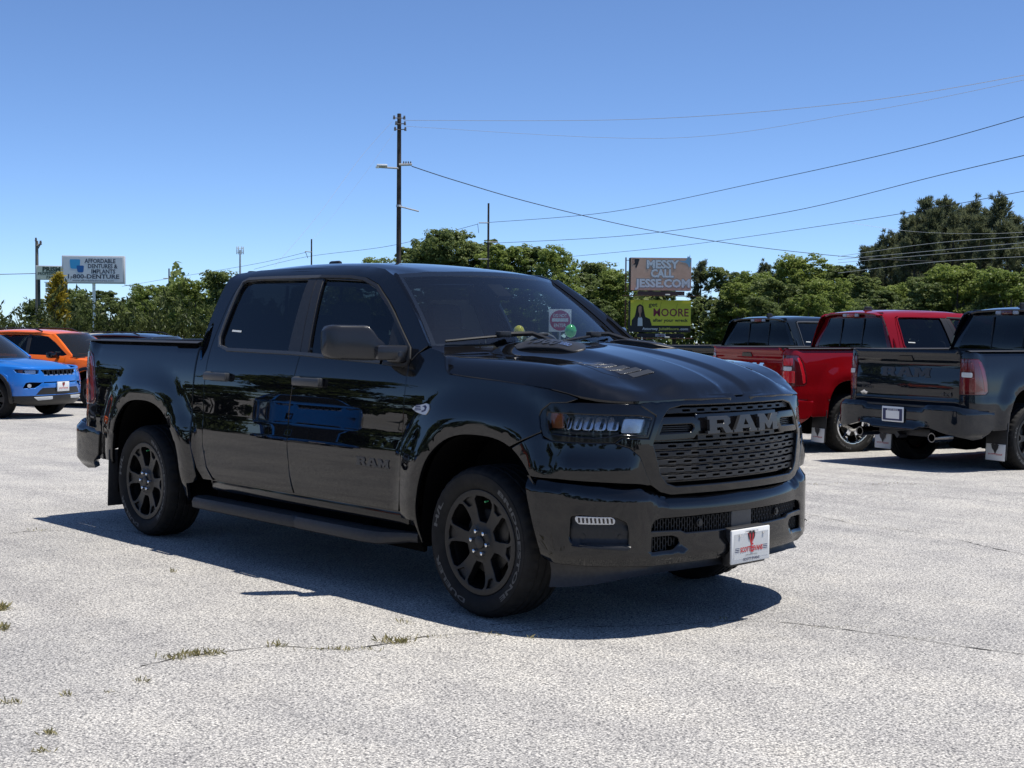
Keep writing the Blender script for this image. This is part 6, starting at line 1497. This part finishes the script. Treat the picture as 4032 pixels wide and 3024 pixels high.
b = MB(); b.add([pl(u, v, .008) for u, v in ((-3.1, 1.50), (-2.85, 1.55), (-2.82, 1.15), (-3.0, 1.0), (-3.12, 1.1))], [(4, 3, 2, 1, 0)]); b.build('printed_hand', M_SKIN, root, smooth=False)
b = MB(); L = [(1.72, 1.44), (2.5, 1.40), (2.7, 1.58), (2.82, 1.95), (2.95, 1.78), (3.05, 2.10), (3.08, 1.6), (3.20, 1.45), (3.10, 1.2), (3.12, .92), (2.98, .70), (2.85, 1.02), (2.6, 1.22), (2.3, 1.24)]; b.add([pl(u, v, .006) for u, v in L], [(0, 13, 12, 1), (1, 12, 11, 2), (2, 11, 10, 9, 8), (2, 8, 7, 6, 4), (4, 6, 5), (2, 4, 3)]); b.build('printed_duster', M_DUST, root, smooth=False)
zc = (zb(1182)+zb(1308))/2; pl = lambda u, v, d: (u, -.022-d, zc+v)
b = MB(); text(b, 'get', pl, .42, .95, .02, 'L', -1.30, 1.02, .004); text(b, 'after your wreck', pl, .32, 3.75, .03, 'C', 1.05, -.58, .004); b.build('black_lettering', M_INKBLK, root, smooth=False)
b = MB(); text(b, 'MOORE', pl, .80, 3.75, .015, 'C', 1.1, .0, .004); b.build('maroon_lettering', M_MAROON, root, smooth=False)
b = MB(); text(b, 'Attorney', pl, .26, 1.68, .03, 'L', -1.95, -1.46, .004); text(b, '.com', pl, .26, .92, .03, 'L', 2.02, -1.46, .004); b.build('white_lettering', M_SIGNW, root, smooth=False)
b = MB(); text(b, 'JulieMoore', pl, .26, 2.15, .03, 'L', -.20, -1.46, .004); b.build('yellow_lettering', M_YTXT, root, smooth=False)
b = MB(); b.add([pl(u, v, .004) for u, v in rounded([(-2.55, 1.05), (-2.20, 1.28), (-1.85, 1.05), (-1.70, .2), (-1.55, -.35), (-2.85, -.35), (-2.68, .3)], .12)], [tuple(range(35))[::-1]]); b.build('printed_hair', M_HAIR, root, smooth=False)
b = MB(); b.add([pl(u, v, .008) for u, v in rounded([(-2.38, .95), (-2.20, 1.08), (-2.02, .95), (-2.02, .48), (-2.12, .22), (-2.12, -.1), (-2.28, -.1), (-2.28, .22), (-2.38, .48)], .05)], [tuple(range(45))[::-1]]); b.build('printed_face', M_SKIN, root, smooth=False)
b = MB(); b.add([pl(u, v, .010) for u, v in ((-3.1, -1.05), (-3.08, -.45), (-2.85, -.15), (-2.45, .05), (-2.2, -.35), (-1.95, .05), (-1.6, -.1), (-1.15, -.30), (-1.0, -.75), (-.92, -1.05))], [tuple(range(10))[::-1]]); b.build('printed_jacket', M_JACKET, root, smooth=False)
b = MB(); b.add([pl(u, v, .014) for u, v in ((-2.45, -1.05), (-2.42, -.3), (-2.32, -.08), (-2.2, -.22), (-2.08, -.08), (-1.95, -.3), (-1.92, -1.05))], [tuple(range(7))[::-1]]); b.build('printed_blouse', M_SIGNW, root, smooth=False)
b = MB()
for x in (-2.05, -.1, 1.6): b.box((x, -.05, (zb(1182)+zb(1250))/2-.2*(x > 1)), (.02, .01, 1.5), ry=.22)
b.build('panel_cable', M_STEELDK, root)
# yield sign seen from behind, do not enter sign through the glass
root, p, k = signroot('yield_sign', 607, 118, 'bare grey back of a triangular yield sign above the dark SUV', 'road sign')
zt = along(607, 1262, 118).z-p.z; b = MB(); L = rounded([(-.31, 0), (.31, 0), (0, -.58)], .05); b.add([(u, -.01, zt+v) for u, v in L]+[(u, .01, zt+v) for u, v in L], [tuple(range(15))[::-1], tuple(range(15, 30))]+[(i, (i+1) % 15, 15+(i+1) % 15, 15+i) for i in range(15)]); b.build('sign_plate', mat('sign_back_grey', (.36, .38, .40), .5, .3), root, smooth=False)
b = MB(); b.box((0, .03, zt/2-.3), (.06, .04, zt+.5)); b.build('sign_post', M_GALV, root)
M_SIGNRED = mat('sign_red', (.42, .02, .03), .5)
root, p, k = signroot('no_entry_sign', 2203, 46, 'DO NOT ENTER road sign seen through the windscreen', 'road sign', 4)
zc = along(2203, 1262, 46).z-p.z; pl = lambda u, v, d: (u, -.012-d, zc+v)
b = MB(); b.box((0, 0, zc), (.78, .012, .78), bev=.005); b.build('sign_plate', M_SIGNW, root)
b = MB(); b.add([pl(.355*math.cos(2*math.pi*i/40), .355*math.sin(2*math.pi*i/40), .001) for i in range(40)], [tuple(range(40))[::-1]]); b.build('red_disc', M_SIGNRED, root, smooth=False)
b = MB(); text(b, 'DO NOT', pl, .115, .46, .02, 'C', 0, .115, .004); text(b, 'ENTER', pl, .115, .42, .02, 'C', 0, -.225, .004); b.box(tuple(pl(0, .02, .004)), (.56, .003, .12)); b.build('sign_lettering', M_SIGNW, root, smooth=False)
b = MB(); b.box((0, .03, zc/2-.2), (.07, .04, zc+.9)); b.build('sign_post', M_GALV, root)
# balloons over the lot
for px, py, t, col, nm, lbl in ((2245, 1303, 30, (.10, .62, .12), 'balloon_green', 'round green balloon on a stick seen through the windscreen'), (2042, 1305, 32, (.75, .62, .04), 'balloon_yellow', 'round yellow balloon on a stick half hidden by the seat')):
    p = ground_at(px, t); q = along(px, py, t); z = q.z-p.z; root = empty('balloon', p, 0, lbl, 'balloon', 'balloons on the lot')
    b = MB(); b.ball((0, 0, z), .135, 20, (1, 1, 1.12)); b.lathe([(.012, -.16), (.02, -.175), (0, -.175)], 8, axis='Z', c=(0, 0, z)); m_ = mat(nm, col, .12, coat=1); b.build('balloon_skin', m_, root)
    b = MB(); b.tube([(0, 0, 0), (0, 0, z-.15)], .006, 6); b.lathe([(0, .05), (.10, .045), (.12, 0), (0, 0)], 12, axis='Z'); b.build('balloon_stick', M_SIGNW, root)
